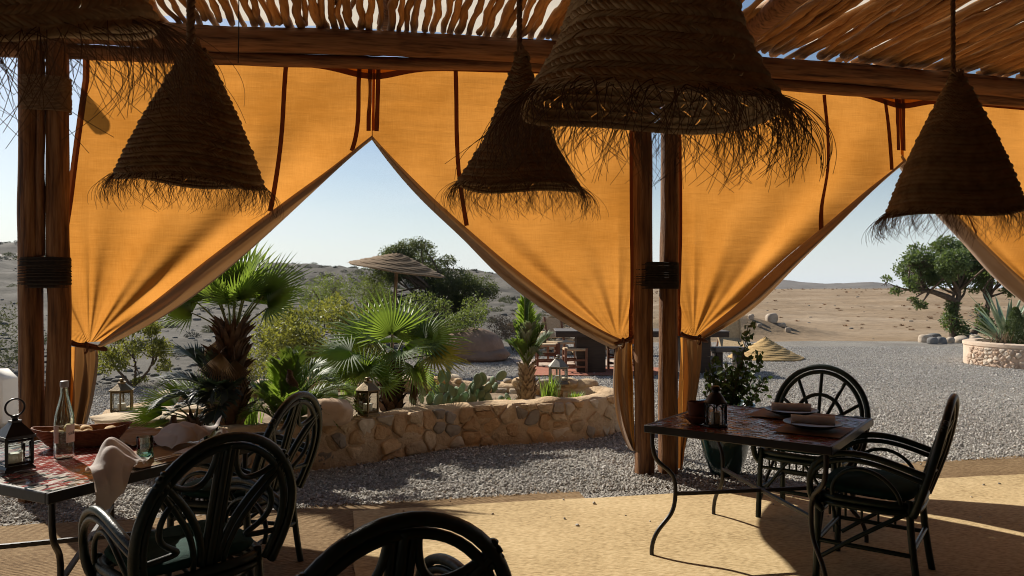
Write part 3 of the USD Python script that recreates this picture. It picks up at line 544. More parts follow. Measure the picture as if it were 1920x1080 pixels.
# ------------------------------------------------------------------ planter
stone_m = [M('wall_stone_tan', (.44, .30, .165), (.66, .50, .32), 6, .95, .9, 16, rnd=.18, bdist=.03, detail=8), M('wall_stone_ochre', (.46, .275, .13), (.62, .41, .22), 6, .95, .9, 16, rnd=.18, bdist=.03, detail=8), M('wall_stone_pale', (.46, .37, .26), (.60, .50, .37), 7, .95, .6, 30, rnd=.2), M('wall_stone_grey', (.27, .22, .165), (.40, .335, .26), 7, .95, .6, 30, rnd=.2)]
mortar = M('earth_mortar', (.42, .28, .15), (.66, .49, .31), 3.2, .95, .8, 26, bdist=.03, detail=8)
def voronoi_cells(L, H, du, dv, rg_):
    P = []; tries = 0
    while tries < 14 * L * H / (du * dv):                    # uneven sizes: some big blocks, fillers between
        tries += 1; p_ = np.array([rg_.uniform(0, L), rg_.uniform(0, H)]); k_ = rg_.choice([.62, 1.0, 1.35], p=[.35, .4, .25])
        if all(((p_[0] - q_[0]) / du) ** 2 + ((p_[1] - q_[1]) / dv) ** 2 > (.5 * (k_ + q_[2])) ** 2 * .72 for q_ in P[-4000:]): P.append((p_[0], p_[1], k_))
    P = np.array(P)[:, :2]; A = np.vstack([P, P * [1, -1], [0, 2 * H] + P * [1, -1], P * [-1, 1], [2 * L, 0] + P * [-1, 1]])
    vo = Voronoi(A); out = []
    for k in range(len(P)):
        r = vo.regions[vo.point_region[k]]
        if r and -1 not in r: out.append(Polygon(vo.vertices[r]))
    return out
def face_stone(pg_, fn, out, gap, seed):
    """a cell of the wall's face as a rounded stone; fn(u, v, depth) -> points"""
    g = pg_.buffer(-gap - .011).buffer(.011)
    if g.is_empty or g.area < .0012: return None
    g = max(g.geoms, key=lambda q_: q_.area) if hasattr(g, 'geoms') else g
    k = 16; b = g.exterior; p = np.array([b.interpolate(x, normalized=True).coords[0] for x in np.arange(k) / k]); c = p.mean(0)
    rg_ = np.random.default_rng(seed); tilt = rg_.normal(size=2) * .14; p = c + (p - c) * rg_.uniform(.9, 1.04, (k, 1)); rows = []
    for sc_, dp in ((1.0, -.03), (1.0, out * .45), (.88, out * .9), (.5, out * 1.05)):
        q_ = c + (p - c) * sc_; d = np.full(k, float(dp)) + (((q_ - c) @ tilt) if dp > 0 else 0) + (rg_.uniform(-.007, .007, k) if dp > 0 else 0); rows.append(fn(q_[:, 0], q_[:, 1], d))
    ctr = fn(c[None, 0], c[None, 1], np.array([out * 1.15]))
    v = np.vstack(rows + [ctr]); f = grid_faces(4, k, True); j = np.arange(k)
    return v, np.vstack([f[:, [0, 1, 2]], f[:, [0, 2, 3]], np.stack([3 * k + j, 3 * k + (j + 1) % k, np.full(k, 4 * k)], 1)])
PLH = lambda u: .375 + .05 * np.sin(u * 1.1 + .6) * 0 + .035 * (noise(np.stack([np.asarray(u) * 1.3, 0 * np.asarray(u), 0 * np.asarray(u)], -1), 5) - .5)
def pl_frame(u):
    p, t = PL(np.mod(u, PLEN)), PL(np.mod(u, PLEN), 1); t = t / np.linalg.norm(t, axis=-1, keepdims=True); return p, np.stack([t[..., 1], -t[..., 0]], -1)
def pl_out(u, v, d):
    p, n_ = pl_frame(np.asarray(u)); bul = .05 * (.5 - np.asarray(v) / .38); q_ = p + n_ * (np.asarray(d) + bul)[:, None]; return np.c_[q_, v]
def pl_in(u, v, d):
    p, n_ = pl_frame(np.asarray(u)); q_ = p - n_ * (.27 + np.asarray(d))[:, None]; return np.c_[q_, v]
pt = thing('stone_planter', 'low kidney shaped planter wall of tan stones in earth mortar, full of palms', 'planter wall')
us = np.linspace(0, PLEN, 620); prof = [(.012, -.05), (.010, .06), (.008, .12), (.006, .19), (.004, .25), (.0, .32), (-.012, .365), (-.05, .385), (-.14, .39), (-.20, .385), (-.25, .37), (-.27, .33), (-.27, .2), (-.27, .05)]
rows = []
for d, z in prof:
    p, n_ = pl_frame(us); hs = PLH(us) / .375; q_ = np.c_[us * 2.2, np.full(len(us), d * 9), np.full(len(us), z * 8)]
    dd = d + .05 * (.5 - z / .38) * (d > -.05) + .05 * (fbm(q_, 4, 3) - .5) + .02 * (fbm(q_ * 4, 3, 4) - .5); rows.append(np.c_[p + n_ * dd[:, None], z * hs + (0.085 * (fbm(q_ * 1.3, 5, 8) - .5) if z > .3 else 0)])
obj('mortar', (np.vstack(rows), grid_faces(len(prof), len(us))[:, ::-1]), mortar, pt, smooth=60)
rg_ = np.random.default_rng(21); k = 0
for c in voronoi_cells(PLEN * .62, .388, .20, .125, rg_):
    u = c.centroid.x
    if rg_.random() < .16: continue
    s_ = face_stone(c, pl_out, rg_.uniform(.010, .034), rg_.uniform(.001, .011), 500 + k)
    if s_ is not None: obj('stone', s_, stone_m[rg_.choice(4, p=[.45, .3, .13, .12])], pt, smooth=50); k += 1
for c in voronoi_cells(PLEN, .34, .22, .13, rg_):
    if not (PLEN * .50 < c.centroid.x < PLEN * .93): continue
    s_ = face_stone(c, pl_in, rg_.uniform(.02, .05), rg_.uniform(.004, .012), 900 + k)
    if s_ is not None: obj('stone', s_, stone_m[rg_.choice(4, p=[.45, .2, .2, .15])], pt, smooth=50); k += 1
# loose cap stones on the back and the right end
for i in range(46):
    u = PLEN * rg_.uniform(.50, .93); p, n_ = pl_frame(np.array([u])); p = p[0] - n_[0] * rg_.uniform(.04, .24); a = rg_.uniform(.06, .14)
    obj('cap_stone', xf(stone(a, a * rg_.uniform(.6, .9), a * .5, 1300 + i, 2, .5, .15), Tm((*p, .40), rz=rg_.uniform(0, 6))), stone_m[rg_.choice(4, p=[.35, .1, .4, .15])], pt)
soil = M('planter_soil', (.20, .135, .08), (.34, .25, .16), 5, .95, .8, 30, bdist=.03)
pin = np.array(Polygon(PL(np.linspace(0, PLEN, 120))).buffer(-.2).exterior.coords)[:-1]; cc = pin.mean(0); rr_ = np.linspace(0, 1, 24)
sv = np.concatenate([np.c_[cc + (pin - cc) * r_, .25 + .10 * (fbm(np.c_[(cc + (pin - cc) * r_) * 2, 0 * pin[:, 0]], 4, 5) - .3)] for r_ in rr_]); tag(obj('planter_soil', (sv, grid_faces(24, len(pin), True)), soil), kind='structure', label='earth filling the stone planter')
rgs = np.random.default_rng(8)
bould = M('boulder_stone', (.36, .235, .14), (.54, .38, .25), 5, .95, .5, 25, coord='object', third=(.60, .45, .31))
tag(obj('boulder', xf(stone(.185, .13, .115, 41, 3, .45, .25), Tm((-1.515, 6.22, .475), rz=.15)), bould), 'smooth brown boulder on the planter wall beside the far left chair', 'boulder')
# flat stepping slabs on the wall's left end
slab = M('slab_stone', (.50, .38, .24), (.66, .54, .38), 4, .95, .6, 20)
tag(obj('flat_stone', xf(stone(.44, .22, .05, 61, 3, .5, .3), Tm((-3.10, 6.33, .405), rz=.0)), slab), 'broad pale flat stone on the planter rim in front of the brass lantern', 'stone')
tag(obj('flat_stone', xf(stone(.40, .17, .05, 63, 3, .5, .3), Tm((-3.03, 6.85, .40), rz=.5)), slab), 'pale flat stone on the planter rim right of the brass lantern', 'stone')

# ------------------------------------------------------------------ lanterns with glass panes and a candle
brass = M('aged_brass', (.10, .07, .035), (.22, .155, .075), 12, .45, .2, 40, coord='object', metallic=.75, spec=.5)
pewter = M('grey_metal', (.16, .15, .125), (.27, .25, .21), 12, .5, .2, 40, coord='object', metallic=.6, spec=.5)
blackm = M('black_metal', (.012, .010, .010), (.022, .019, .018), 12, .42, .1, 40, coord='object', metallic=.2, spec=.5)
def glassmat(name, tint, rough=0.0, mixin=1.0):
    usdkit.material(stage, '/World/Looks/' + name, {'fr': ('fresnel', {'IOR': 1.45}), 't': ('transparent_bsdf', {'color': tint}), 'g': ('glossy_bsdf', {'color': (1, 1, 1), 'roughness': rough}), 'm': ('mix_closure', {})},
                    [('fr.fac', 'm.fac'), ('t.BSDF', 'm.closure1'), ('g.BSDF', 'm.closure2')], surface='m.closure'); return '/World/Looks/' + name
pane_m = glassmat('lantern_pane', (.93, .95, .93))
wax = M('candle_wax', (.74, .70, .62), (.80, .77, .70), 10, .5, coord='object', trans=.25, tcol=(.8, .7, .55))
def lantern(name, label, loc_, n, R, H, mat, rz, roof=.38, ring=False, group=None):
    t = thing(name, label, 'lantern', loc_, rz, group); c = [np.array([math.cos(a), math.sin(a), 0]) for a in (np.arange(n) + .5) * 2 * PI / n]
    def prism(r0, z0, r1, z1): return trimesh.convex.convex_hull(np.array([p * r0 + ZZ * z0 for p in c] + [p * r1 + ZZ * z1 for p in c]))
    hb, zb, zr_ = H * .09, H * .09, H * (1 - roof)
    b = MB(); b.add(prism(R * 1.12, 0, R * 1.12, hb * .45)); b.add(prism(R * 1.08, hb * .45, R * .92, hb)); obj('base', b, mat, t, smooth=False)
    for k_, p in enumerate(c): obj('corner_post', tube([p * R * .93 + ZZ * hb, p * R * .93 + ZZ * zr_], R * .085, 4), mat, t, smooth=False)
    b = MB()
    for k_ in range(n):
        p, q_ = c[k_] * R * .93, c[(k_ + 1) % n] * R * .93
        for z in (hb + .008, zr_ - .008): b.add(tube([p + ZZ * z, q_ + ZZ * z], R * .07, 4))
    obj('frame', b, mat, t, smooth=False, kind='stuff')
    for k_ in range(n):
        p, q_ = c[k_] * R * .90, c[(k_ + 1) % n] * R * .90; obj('pane', (np.array([p + ZZ * hb, q_ + ZZ * hb, q_ + ZZ * zr_, p + ZZ * zr_]), np.array([[0, 1, 2], [0, 2, 3]])), pane_m, t, smooth=False)
    b = MB(); b.add(prism(R * 1.14, zr_, R * 1.14, zr_ + .012)); b.add(prism(R * 1.08, zr_ + .012, R * .36, H * .86)); b.add(prism(R * .36, H * .86, R * .38, H * .90))
    rf = obj('roof', b, mat, t, smooth=False)
    k_ = MB(); k_.add(lathe([(R * .16, H * .90), (R * .14, H * .94), (R * .22, H * .96), (R * .2, H * .99), (.001, H)], 10)); obj('knob', k_, mat, rf)
    if ring:
        a = np.linspace(0, 2 * PI, 28, endpoint=False); obj('carrying_ring', tube(np.stack([.036 * np.cos(a), 0 * a, H * .98 + .035 + .036 * np.sin(a)], 1), .0042, 6, closed=True), mat, rf)
    obj('candle', lathe([(R * .36, hb), (R * .37, hb + H * .2), (R * .3, hb + H * .205), (R * .02, hb + H * .2)], 16), wax, t)
    if ring: obj('candle_glass', lathe([(R * .5, hb), (R * .52, hb + H * .36)], 18, cap=False), pane_m, t)
    return t
lantern('lantern', 'brass lantern on the planter rim by the left curtain tail', (-3.49, 6.62, .40), 6, .098, .315, brass, .35, .35)
lantern('lantern', 'dark brass lantern on the planter wall by the middle fan palm', (-1.285, 6.60, .395), 6, .108, .335, brass, .2, .36)
lantern('lantern', 'grey hexagonal lantern on the far planter wall by the thin palm', (.545, 8.72, .40), 6, .118, .345, pewter, .1, .42)
lantern('lantern', 'black square lantern with a ring handle on the left tiled table', (-2.075, 3.09, .757), 4, .072, .225, blackm, .95, .42, ring=True)

# ------------------------------------------------------------------ palms, cactus, small plants of the planter
leafM = lambda n_, a, b, tc, tr=.45, r=.5: M(n_, a, b, 6, r, coord='object', rnd=.22, trans=tr, tcol=tc, spec=.5)
fan_m = leafM('fan_leaf', (.055, .095, .022), (.105, .165, .036), (.28, .40, .045))
dead_m = M('dead_palm_leaf', (.11, .065, .032), (.21, .135, .07), 9, .9, coord='object', rnd=.25, trans=.15, tcol=(.2, .12, .05))
fan_y = leafM('yellow_fan_leaf', (.20, .17, .02), (.28, .26, .03), (.45, .40, .03))
date_m = leafM('date_leaf', (.05, .085, .02), (.10, .15, .035), (.28, .40, .045))
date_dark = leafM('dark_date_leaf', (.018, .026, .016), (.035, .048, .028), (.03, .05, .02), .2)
date_grey = leafM('silver_date_leaf', (.15, .19, .13), (.26, .31, .22), (.24, .32, .12), .3)
stem_m = M('palm_stem', (.10, .13, .035), (.18, .20, .06), 10, .5, coord='object', trans=.1)
bark_m = M('palm_bark', (.045, .026, .016), (.12, .072, .042), 14, .95, .6, 40, coord='object', rnd=.3)
bark_pale = M('pale_palm_bark', (.22, .16, .10), (.40, .31, .21), 14, .95, .6, 40, coord='object', rnd=.25)
def fan_blade(R, nseg, spread, rg_, droop=.25, split=.45, w0=.012):
    """a fan leaf in its own plane: stem end at the origin, opening along +x, face up"""
    m = MB(); A = np.linspace(-spread / 2, spread / 2, nseg + 1)
    for i in range(nseg):
        bend = rg_.uniform(.5, 1.6) * (3.2 if rg_.random() < .14 else 1); a0, a1 = A[i], A[i + 1]; am = (a0 + a1) / 2; L = R * (1 - .30 * (abs(am) / (spread / 2)) ** 2) * rg_.uniform(.9, 1.06)
        rs_, ws = np.array([.03, split, .75, 1.0]) * L, np.array([1, 1.0, .55, .03])
        pts = []
        for k_, (r_, w_) in enumerate(zip(rs_, ws)):
            h = (a1 - a0) / 2 * w_ * (min(r_, L * split) / r_ if k_ >= 1 else 1); z = -droop * L * max(0, r_ / L - .45) ** 1.7 * bend + .10 * R * math.cos(am) * 0
            cup = .14 * r_ * (am / (spread / 2)) ** 2
            for a_, dz in ((am - h, 0), (am, .022 * R * w_), (am + h, 0)): pts.append((r_ * math.cos(a_), r_ * math.sin(a_), z + cup + dz))
        m.add((np.array(pts), grid_faces(4, 3)))
    return m.get()
def fan_leaf(base, az, el, Lp, R, rg_, tip_el=None, nseg=30, spread=4.2, droop=.25, roll=0.0):
    """(petiole, blade) from base; az, el in radians"""
    d = np.array([math.cos(az) * math.cos(el), math.sin(az) * math.cos(el), math.sin(el)]); te = el - .35 if tip_el is None else tip_el
    d2 = np.array([math.cos(az) * math.cos(te), math.sin(az) * math.cos(te), math.sin(te)])
    p = spline([base, base + d * Lp * .5, base + d * Lp * .8 + d2 * Lp * .2], 10); x = norm(d2); y = norm(np.cross(ZZ, x)); z = np.cross(x, y)
    y, z = y * math.cos(roll) + z * math.sin(roll), z * math.cos(roll) - y * math.sin(roll)
    return tube(p, np.linspace(.012, .007, 10) * (R / .5), 5), xf(fan_blade(R, nseg, spread, rg_, droop), basis(x, y, z, p[-1]))
def scaly_trunk(H, r0, r1, rg_, nrow, ncol, L=.11, lean=(0, 0)):
    t, s = MB(), MB(); ax = lambda z: np.array([lean[0] * (z / H) ** 1.5, lean[1] * (z / H) ** 1.5, z])
    zz = np.linspace(-.1, H, 14); t.add(tube([ax(max(z, 0)) + ZZ * min(z, 0) for z in zz], np.interp(zz, [-.1, H], [r0 * .85, r1 * .85]), 12))
    for i in range(nrow):
        z = H * i / nrow
        for j_ in range(ncol):
            a = (j_ + (i % 2) * .5 + rg_.uniform(-.2, .2)) * 2 * PI / ncol; r = np.interp(z, [0, H], [r0, r1]); o = ax(z); n_ = np.array([math.cos(a), math.sin(a), 0]); tt = np.array([-n_[1], n_[0], 0]); w = PI * r / ncol * 1.1; l = L * rg_.uniform(.7, 1.3)
            fl = rg_.uniform(.12, .55)
            P = np.array([o + n_ * r * .8 - tt * w, o + n_ * r * .8 + tt * w, o + n_ * (r * .95 + l * .3 * fl) - tt * w * .7 + ZZ * l * .6, o + n_ * (r * .95 + l * .3 * fl) + tt * w * .7 + ZZ * l * .6, o + n_ * (r + l * fl) + ZZ * l, o + n_ * (r * .8) + ZZ * l * .7])
            s.add((P, np.array([[0, 1, 3], [0, 3, 2], [2, 3, 4], [5, 2, 4], [5, 4, 3], [0, 2, 5], [1, 5, 3]])))
    return t.get(), s.get(), ax
def fan_palm(label, loc_, H, r0, r1, leaves, seed, nrow=9, ncol=9, bark=None, mats=None, lean=(0, 0), L=.11, dead=0):
    rg_ = np.random.default_rng(seed); p = thing('fan_palm', label, 'palm', loc_); tr, sc_, ax = scaly_trunk(H, r0, r1, rg_, nrow, ncol, L, lean)
    tk = obj('trunk', tr, bark or bark_m, p); obj('leaf_base', sc_, bark or bark_m, tk, smooth=False, kind='stuff'); c = ax(H)
    for i in range(dead):                                   # dead brown leaves hanging against the trunk
        az = rg_.uniform(0, 2 * PI); pe, bl = fan_leaf(c - ZZ * rg_.uniform(.02, .12) + np.array([math.cos(az), math.sin(az), 0]) * r1 * .6, az, rg_.uniform(-.5, .1), .22, rg_.uniform(.26, .38), rg_, tip_el=rg_.uniform(-1.45, -1.15), nseg=18, spread=1.6, droop=.1)
        b = obj('dead_leaf', bl, dead_m, p, smooth=False); obj('stem', pe, bark_m, b)
    for i, lf in enumerate(leaves):
        az, el, Lp, R, *rest = lf; kw = rest[0] if rest else {}; mt = kw.pop('mat', fan_m)
        pe, bl = fan_leaf(c + np.array([math.cos(az), math.sin(az), 0]) * r1 * .5, az, el, Lp * .92, R * .90, rg_, **kw)
        b = obj('leaf', bl, mt, p, smooth=False); obj('stem', pe, stem_m, b)
    return p
D = math.radians
fan_palm('fan palm with broad spread leaves in the middle of the planter', (-1.235, 7.56, .28), .50, .125, .095, [
    (D(95), D(78), .30, .62, dict(tip_el=D(70), roll=.3)), (D(150), D(48), .34, .66, dict(tip_el=D(34), roll=-.75)), (D(182), D(12), .48, .60, dict(tip_el=D(-4), roll=-.55)), (D(205), D(22), .42, .52, dict(tip_el=D(-12), roll=-.4)),
    (D(18), D(38), .40, .56, dict(tip_el=D(24), roll=.6)), (D(-8), D(12), .44, .50, dict(tip_el=D(2), roll=.5, mat=fan_y)), (D(-35), D(0), .30, .42, dict(tip_el=D(-50))), (D(-60), D(35), .32, .44, dict(tip_el=D(-5), roll=.4)),
    (D(-110), D(60), .26, .40, dict(tip_el=D(20), roll=-.4)), (D(60), D(55), .36, .60, dict(tip_el=D(45), roll=.5)), (D(120), D(30), .40, .58, dict(tip_el=D(10))), (D(40), D(15), .42, .5, dict(tip_el=D(-10))), (D(235), D(5), .32, .40, dict(tip_el=D(-45)))], 31, dead=3)
fan_palm('tall fan palm with a shaggy trunk rising behind the left table', (-2.46, 6.42, .33), .80, .145, .09, [
    (D(a), D(e), l, r, dict(tip_el=D(te), roll=ro, spread=3.4, droop=.12)) for a, e, l, r, te, ro in [(60, 76, .40, .58, 62, .9), (20, 60, .42, .56, 44, .7), (100, 80, .42, .60, 78, .2), (150, 70, .40, .56, 62, -.7), (175, 48, .42, .50, 30, -.9), (200, 38, .36, .42, 12, -.6), (-10, 40, .40, .48, 26, .7),
     (-60, 66, .34, .42, 50, .3), (-110, 70, .32, .42, 50, -.2), (250, 74, .36, .45, 60, -.4), (45, 62, .38, .52, 44, .4), (120, 62, .38, .55, 50, -.3), (-30, 76, .38, .52, 66, .6), (75, 50, .40, .48, 30, .2)]], 32, 15, 12, lean=(.03, .0), L=.2, dead=7)
fan_palm('small fan palm with pale stems behind the dark brass lantern', (-1.45, 7.15, .30), .16, .06, .045, [(D(a), D(e), l, r, dict(tip_el=D(te), roll=ro, nseg=24)) for a, e, l, r, te, ro in [(40, 62, .28, .36, 52, .5), (90, 72, .26, .36, 66, 0), (140, 58, .28, .36, 44, -.5), (175, 30, .30, .32, 8, -.5), (10, 38, .25, .34, 24, .5), (-80, 45, .22, .3, 10, 0), (220, 20, .26, .28, -20, -.3)]], 33, 4, 7)
fan_palm('low fan palm with narrow yellow green leaves at the left end of the planter', (-2.60, 6.08, .34), .10, .06, .05, [(D(a), D(e), l, r, dict(tip_el=D(te), roll=ro, nseg=20, spread=2.2)) for a, e, l, r, te, ro in [(165, 34, .22, .42, 24, -.3), (185, 14, .26, .40, 4, -.5), (140, 50, .22, .40, 42, .2), (200, 28, .2, .36, 12, 0), (100, 62, .2, .36, 55, 0), (60, 50, .2, .3, 40, .4), (215, 5, .18, .3, -8, 0)]], 34, 3, 7)
def frond(base, az, el, L, sag, rg_, nleaf=34, ll=.22, up=.35, ang=.85, wdt=.011):
    d = np.array([math.cos(az), math.sin(az), 0]); t = np.linspace(0, 1, 26); P = base + d * (L * t * math.cos(el))[:, None] * (1 - .12 * t[:, None] ** 2) + ZZ * (L * t * math.sin(el) - sag * L * t ** 2.1)[:, None]
    m = MB(); T = np.gradient(P, axis=0); T /= np.linalg.norm(T, axis=1, keepdims=True)
    for k_ in range(nleaf):
        x = .16 + .84 * k_ / nleaf; i = min(int(x * 25), 24); p = P[i] * (1 - (x * 25 - i)) + P[i + 1] * (x * 25 - i); tt = T[i]; sd = norm(np.cross(tt, ZZ)); n_ = np.cross(sd, tt); l = ll * (math.sin(PI * (.12 + .80 * x)) ** .6) * rg_.uniform(.85, 1.1)
        for sg in (-1, 1):
            a = ang * (1.1 - .5 * x) + rg_.normal() * .06; dd = norm(tt * math.cos(a) + (sd * sg * math.cos(up) + n_ * math.sin(up)) * math.sin(a)); w = norm(np.cross(dd, n_)) * wdt; mid = p + dd * l * .5 + n_ * .006; tip = p + dd * l - ZZ * l * rg_.uniform(.02, .16)
            m.add((np.array([p - w * .5, p + w * .5, mid + w, mid - w, tip]), np.array([[0, 1, 2], [0, 2, 3], [3, 2, 4]])))
    return tube(P, np.linspace(.010, .003, 26), 5), m.get()
def frond_palm(label, loc_, fronds, seed, mat, trunk=None, nm='date_palm', bark=None):
    rg_ = np.random.default_rng(seed); p = thing(nm, label, 'palm', loc_); c = np.zeros(3)
    if trunk:
        H, r0, r1, lean = trunk; tr, sc_, ax = scaly_trunk(H, r0, r1, rg_, 12, 9, .10, lean); tk = obj('trunk', tr, bark or bark_m, p); obj('leaf_base', sc_, bark or bark_m, tk, smooth=False, kind='stuff'); c = ax(H)
    for fr in fronds:
        az, el, L, sag, *rest = fr; kw = dict(rest[0]) if rest else {}; mt = kw.pop('mat', mat); r_, lv = frond(c, D(az), D(el), L, sag, rg_, **kw); b = obj('frond', lv, mt, p, smooth=False); obj('stem', r_, stem_m, b)
    return p
frond_palm('young date palm with arching bright fronds behind the far left chair', (-1.98, 6.42, .30), [(12, 66, 1.1, .55), (38, 70, 1.05, .45), (-12, 56, .95, .60), (-40, 62, .8, .6), (72, 76, 1.05, .40), (118, 76, .95, .40), (-75, 66, .62, .5), (-120, 66, .6, .5), (2, 42, .95, .5), (26, 52, 1.1, .55), (-25, 40, .8, .5), (160, 66, .8, .5), (205, 55, .6, .6), (52, 62, 1.1, .5), (95, 68, 1.1, .35), (140, 60, .8, .5)], 41, date_m)
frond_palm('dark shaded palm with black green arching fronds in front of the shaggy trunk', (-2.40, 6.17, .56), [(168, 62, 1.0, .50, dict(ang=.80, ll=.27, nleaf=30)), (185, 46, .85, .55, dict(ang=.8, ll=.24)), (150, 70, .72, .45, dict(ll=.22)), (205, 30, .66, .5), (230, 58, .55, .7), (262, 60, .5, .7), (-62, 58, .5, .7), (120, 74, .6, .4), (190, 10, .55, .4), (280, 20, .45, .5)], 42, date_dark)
frond_palm('thin palm with upright silvery fronds at the right end of the planter', (.155, 7.9, .28), [(a, e, l, g, dict(ll=w, ang=.95, up=.5, wdt=.012, mat=mt)) for a, e, l, g, w, mt in [(20, 86, .82, .05, .2, date_m), (200, 88, .92, .08, .2, date_m), (100, 82, .85, .15, .2, date_m), (-60, 80, .70, .35, .17, date_grey), (-95, 78, .60, .4, .16, date_grey), (-10, 74, .74, .4, .19, date_m), (170, 76, .68, .3, .18, date_m), (60, 74, .84, .35, .2, date_m), (-120, 82, .55, .2, .15, date_grey), (10, 62, .62, .35, .18, date_m), (-30, 70, .45, .6, .14, date_grey), (150, 62, .5, .4, .16, date_m), (215, 70, .5, .4, .15, date_m)]], 43, date_m, trunk=(.40, .095, .072, (.0, 0)), bark=bark_pale)
cact = M('cactus_skin', (.17, .235, .14), (.28, .36, .22), 9, .6, .1, 60, coord='object', rnd=.12, spec=.4)
def cactus(label, loc_, n, spread, seed, hmax):
    rg_ = np.random.default_rng(seed); p = thing('prickly_pear', label, 'cactus', loc_); made = []
    for k_ in range(n):
        a = rg_.uniform(.055, .082)
        if k_ < n * .35 or not made: b = np.array([rg_.normal() * spread, rg_.normal() * spread * .35, -.02]); tl = rg_.normal() * .35
        else:
            b0, t0, a0, y0 = made[rg_.integers(len(made))]
            if b0[2] > hmax: b0, t0, a0, y0 = made[0]
            ph_ = rg_.uniform(-.8, .8); b = b0 + np.array([math.sin(t0 + ph_), 0, math.cos(t0 + ph_)]) * a0 * 1.75 * np.array([math.cos(y0), 1, 1]) + np.array([0, math.sin(y0) * math.sin(t0 + ph_) * a0, 0]); tl = t0 + ph_ * .8
        yaw = rg_.uniform(-.9, .9); v = np.array(_ico[2].vertices) * [a * .64, .012, a]; v[:, 0] *= 1 - .22 * (v[:, 2] < 0) * (-v[:, 2] / a); v[:, 2] += a * .92
        obj('pad', xf((v, _ico[2].faces), Tm((0, 0, 0), rz=yaw) @ Tm((0, 0, 0), ry=tl) if False else Tm(b, rx=rg_.normal() * .25, ry=tl, rz=yaw)), cact, p); made.append((b, tl, a, yaw))
    return p
cactus('spreading prickly pear cactus in the middle of the planter', (-.66, 7.95, .30), 62, .24, 51, .28)
cactus('few prickly pear pads at the left end of the planter', (-2.98, 7.0, .36), 8, .07, 52, .12)
grassm = leafM('grass_blade', (.07, .12, .02), (.13, .2, .035), (.26, .38, .04))
for k_, (x, y, h, n_, lb) in enumerate([(.42, 8.05, .34, 70, 'green grass clump right of the thin palm'), (-.05, 7.75, .12, 60, 'short grass tuft left of the thin palm base'), (.70, 8.1, .14, 50, 'short grass tuft under the grey hexagonal lantern'), (-2.45, 6.42, .2, 40, 'grass blades at the foot of the low fan palm'), (-1.9, 8.6, .3, 60, 'grass clump at the back of the planter'), (-2.4, 6.75, .28, 70, 'green tuft between the palm trunks behind the left table')]):
    tag(obj('grass_clump', xf(tuft(np.random.default_rng(60 + k_), n_, h, .12, .006), Tm((x, y, .28))), grassm, smooth=False), lb, 'grass clump')
tag(obj('trailing_plant', xf(leaves_at(np.random.default_rng(5), np.stack([.03 * np.random.default_rng(6).normal(size=90), .02 * np.random.default_rng(7).normal(size=90), -np.linspace(0, .32, 90)], 1), .022), Tm((-1.66, 5.98, .44))), scrub, smooth=False, kind='stuff'), 'thin trailing plant hanging down the planter wall by the boulder', 'plant')
# ------------------------------------------------------------------ trees and shrubs behind
bush_y = leafM('yellow_green_leaf', (.085, .10, .022), (.15, .155, .034), (.30, .30, .04), .42)
bush_g = leafM('bright_green_leaf', (.055, .085, .024), (.105, .14, .038), (.20, .25, .04), .42)
acac = leafM('olive_leaf', (.04, .055, .022), (.085, .10, .04), (.14, .17, .035), .35)
treeg = leafM('glossy_tree_leaf', (.06, .095, .034), (.11, .155, .055), (.20, .28, .05), .3)
dryl = leafM('dry_shrub_leaf', (.15, .11, .07), (.24, .18, .12), (.2, .14, .08), .2, .9)
barkt = M('tree_bark', (.07, .05, .035), (.15, .11, .08), 12, .95, .6, 30, coord='object')
def tree(name, label, cat, loc_, H, trunk_pts, clumps, nleaf, ls, mat, seed, tr=.08, group=None, aspect=.45, nbr=10, hole=.30):
    """clumps: (x, y, z, rx, rz); limbs run from the trunk's top to the clumps"""
    rg_ = np.random.default_rng(seed); t = thing(name, label, cat, loc_, group=group); m = MB(); tops = []
    for pts in trunk_pts:
        p = spline(pts, 16); m.add(tube(p + .02 * (rg_.random((16, 3)) - .5), np.linspace(tr, tr * .45, 16), 7)); tops.append(p)
    cl = np.array([c[:3] for c in clumps]); 
    for c in clumps:
        c0 = np.array(c[:3]); P = tops[int(np.argmin([np.linalg.norm(q_[-1] - c0) for q_ in tops]))]; s_ = P[rg_.integers(9, 16)]; mid = (s_ + c0) / 2 + rg_.normal(size=3) * .08 * np.linalg.norm(c0 - s_)
        m.add(tube(spline([s_, mid, c0], 9), np.linspace(tr * .42, tr * .10, 9), 5))
        for _ in range(nbr):
            e = c0 + rg_.normal(size=3) * [c[3], c[3], c[4]] * .55; m.add(tube(np.array([c0, (c0 + e) / 2 + rg_.normal(size=3) * .04, e]), np.array([tr * .10, tr * .07, tr * .03]), 3))
    obj('trunk', m, barkt, t)
    w = np.array([c[3] ** 2 * c[4] for c in clumps]) ** .6; w /= w.sum(); L, L2 = [], []
    for c, f in zip(clumps, w):
        n_ = int(nleaf * f); d = rg_.normal(size=(n_, 3)); d /= np.linalg.norm(d, axis=1, keepdims=True); r_ = rg_.uniform(.15, 1, n_) ** .45 * (.7 + .6 * noise(d * 1.8 + np.array(c[:3]) * 3, 7)) 
        q_ = np.array(c[:3]) + d * r_[:, None] * [c[3], c[3], c[4]]
        hol = noise(q_ / (.16 * H) + seed, 3) > hole; L.append(q_[hol])
    L = np.vstack(L); lv = leaves_at(rg_, L, ls, aspect)
    obj('crown', lv, mat, t, smooth=False)
    return t
rg0 = np.random.default_rng(3)
def blob(cx, cy, cz, R, RZ, n, r, seed):
    rg_ = np.random.default_rng(seed); d = rg_.normal(size=(n, 3)); d /= np.linalg.norm(d, axis=1, keepdims=True); d *= rg_.uniform(.35, 1, n)[:, None] ** .5
    return [(cx + x * R, cy + y * R, cz + z * RZ, r * k_, r * k_ * .8) for (x, y, z), k_ in zip(d, rg_.uniform(.6, 1.2, n))]
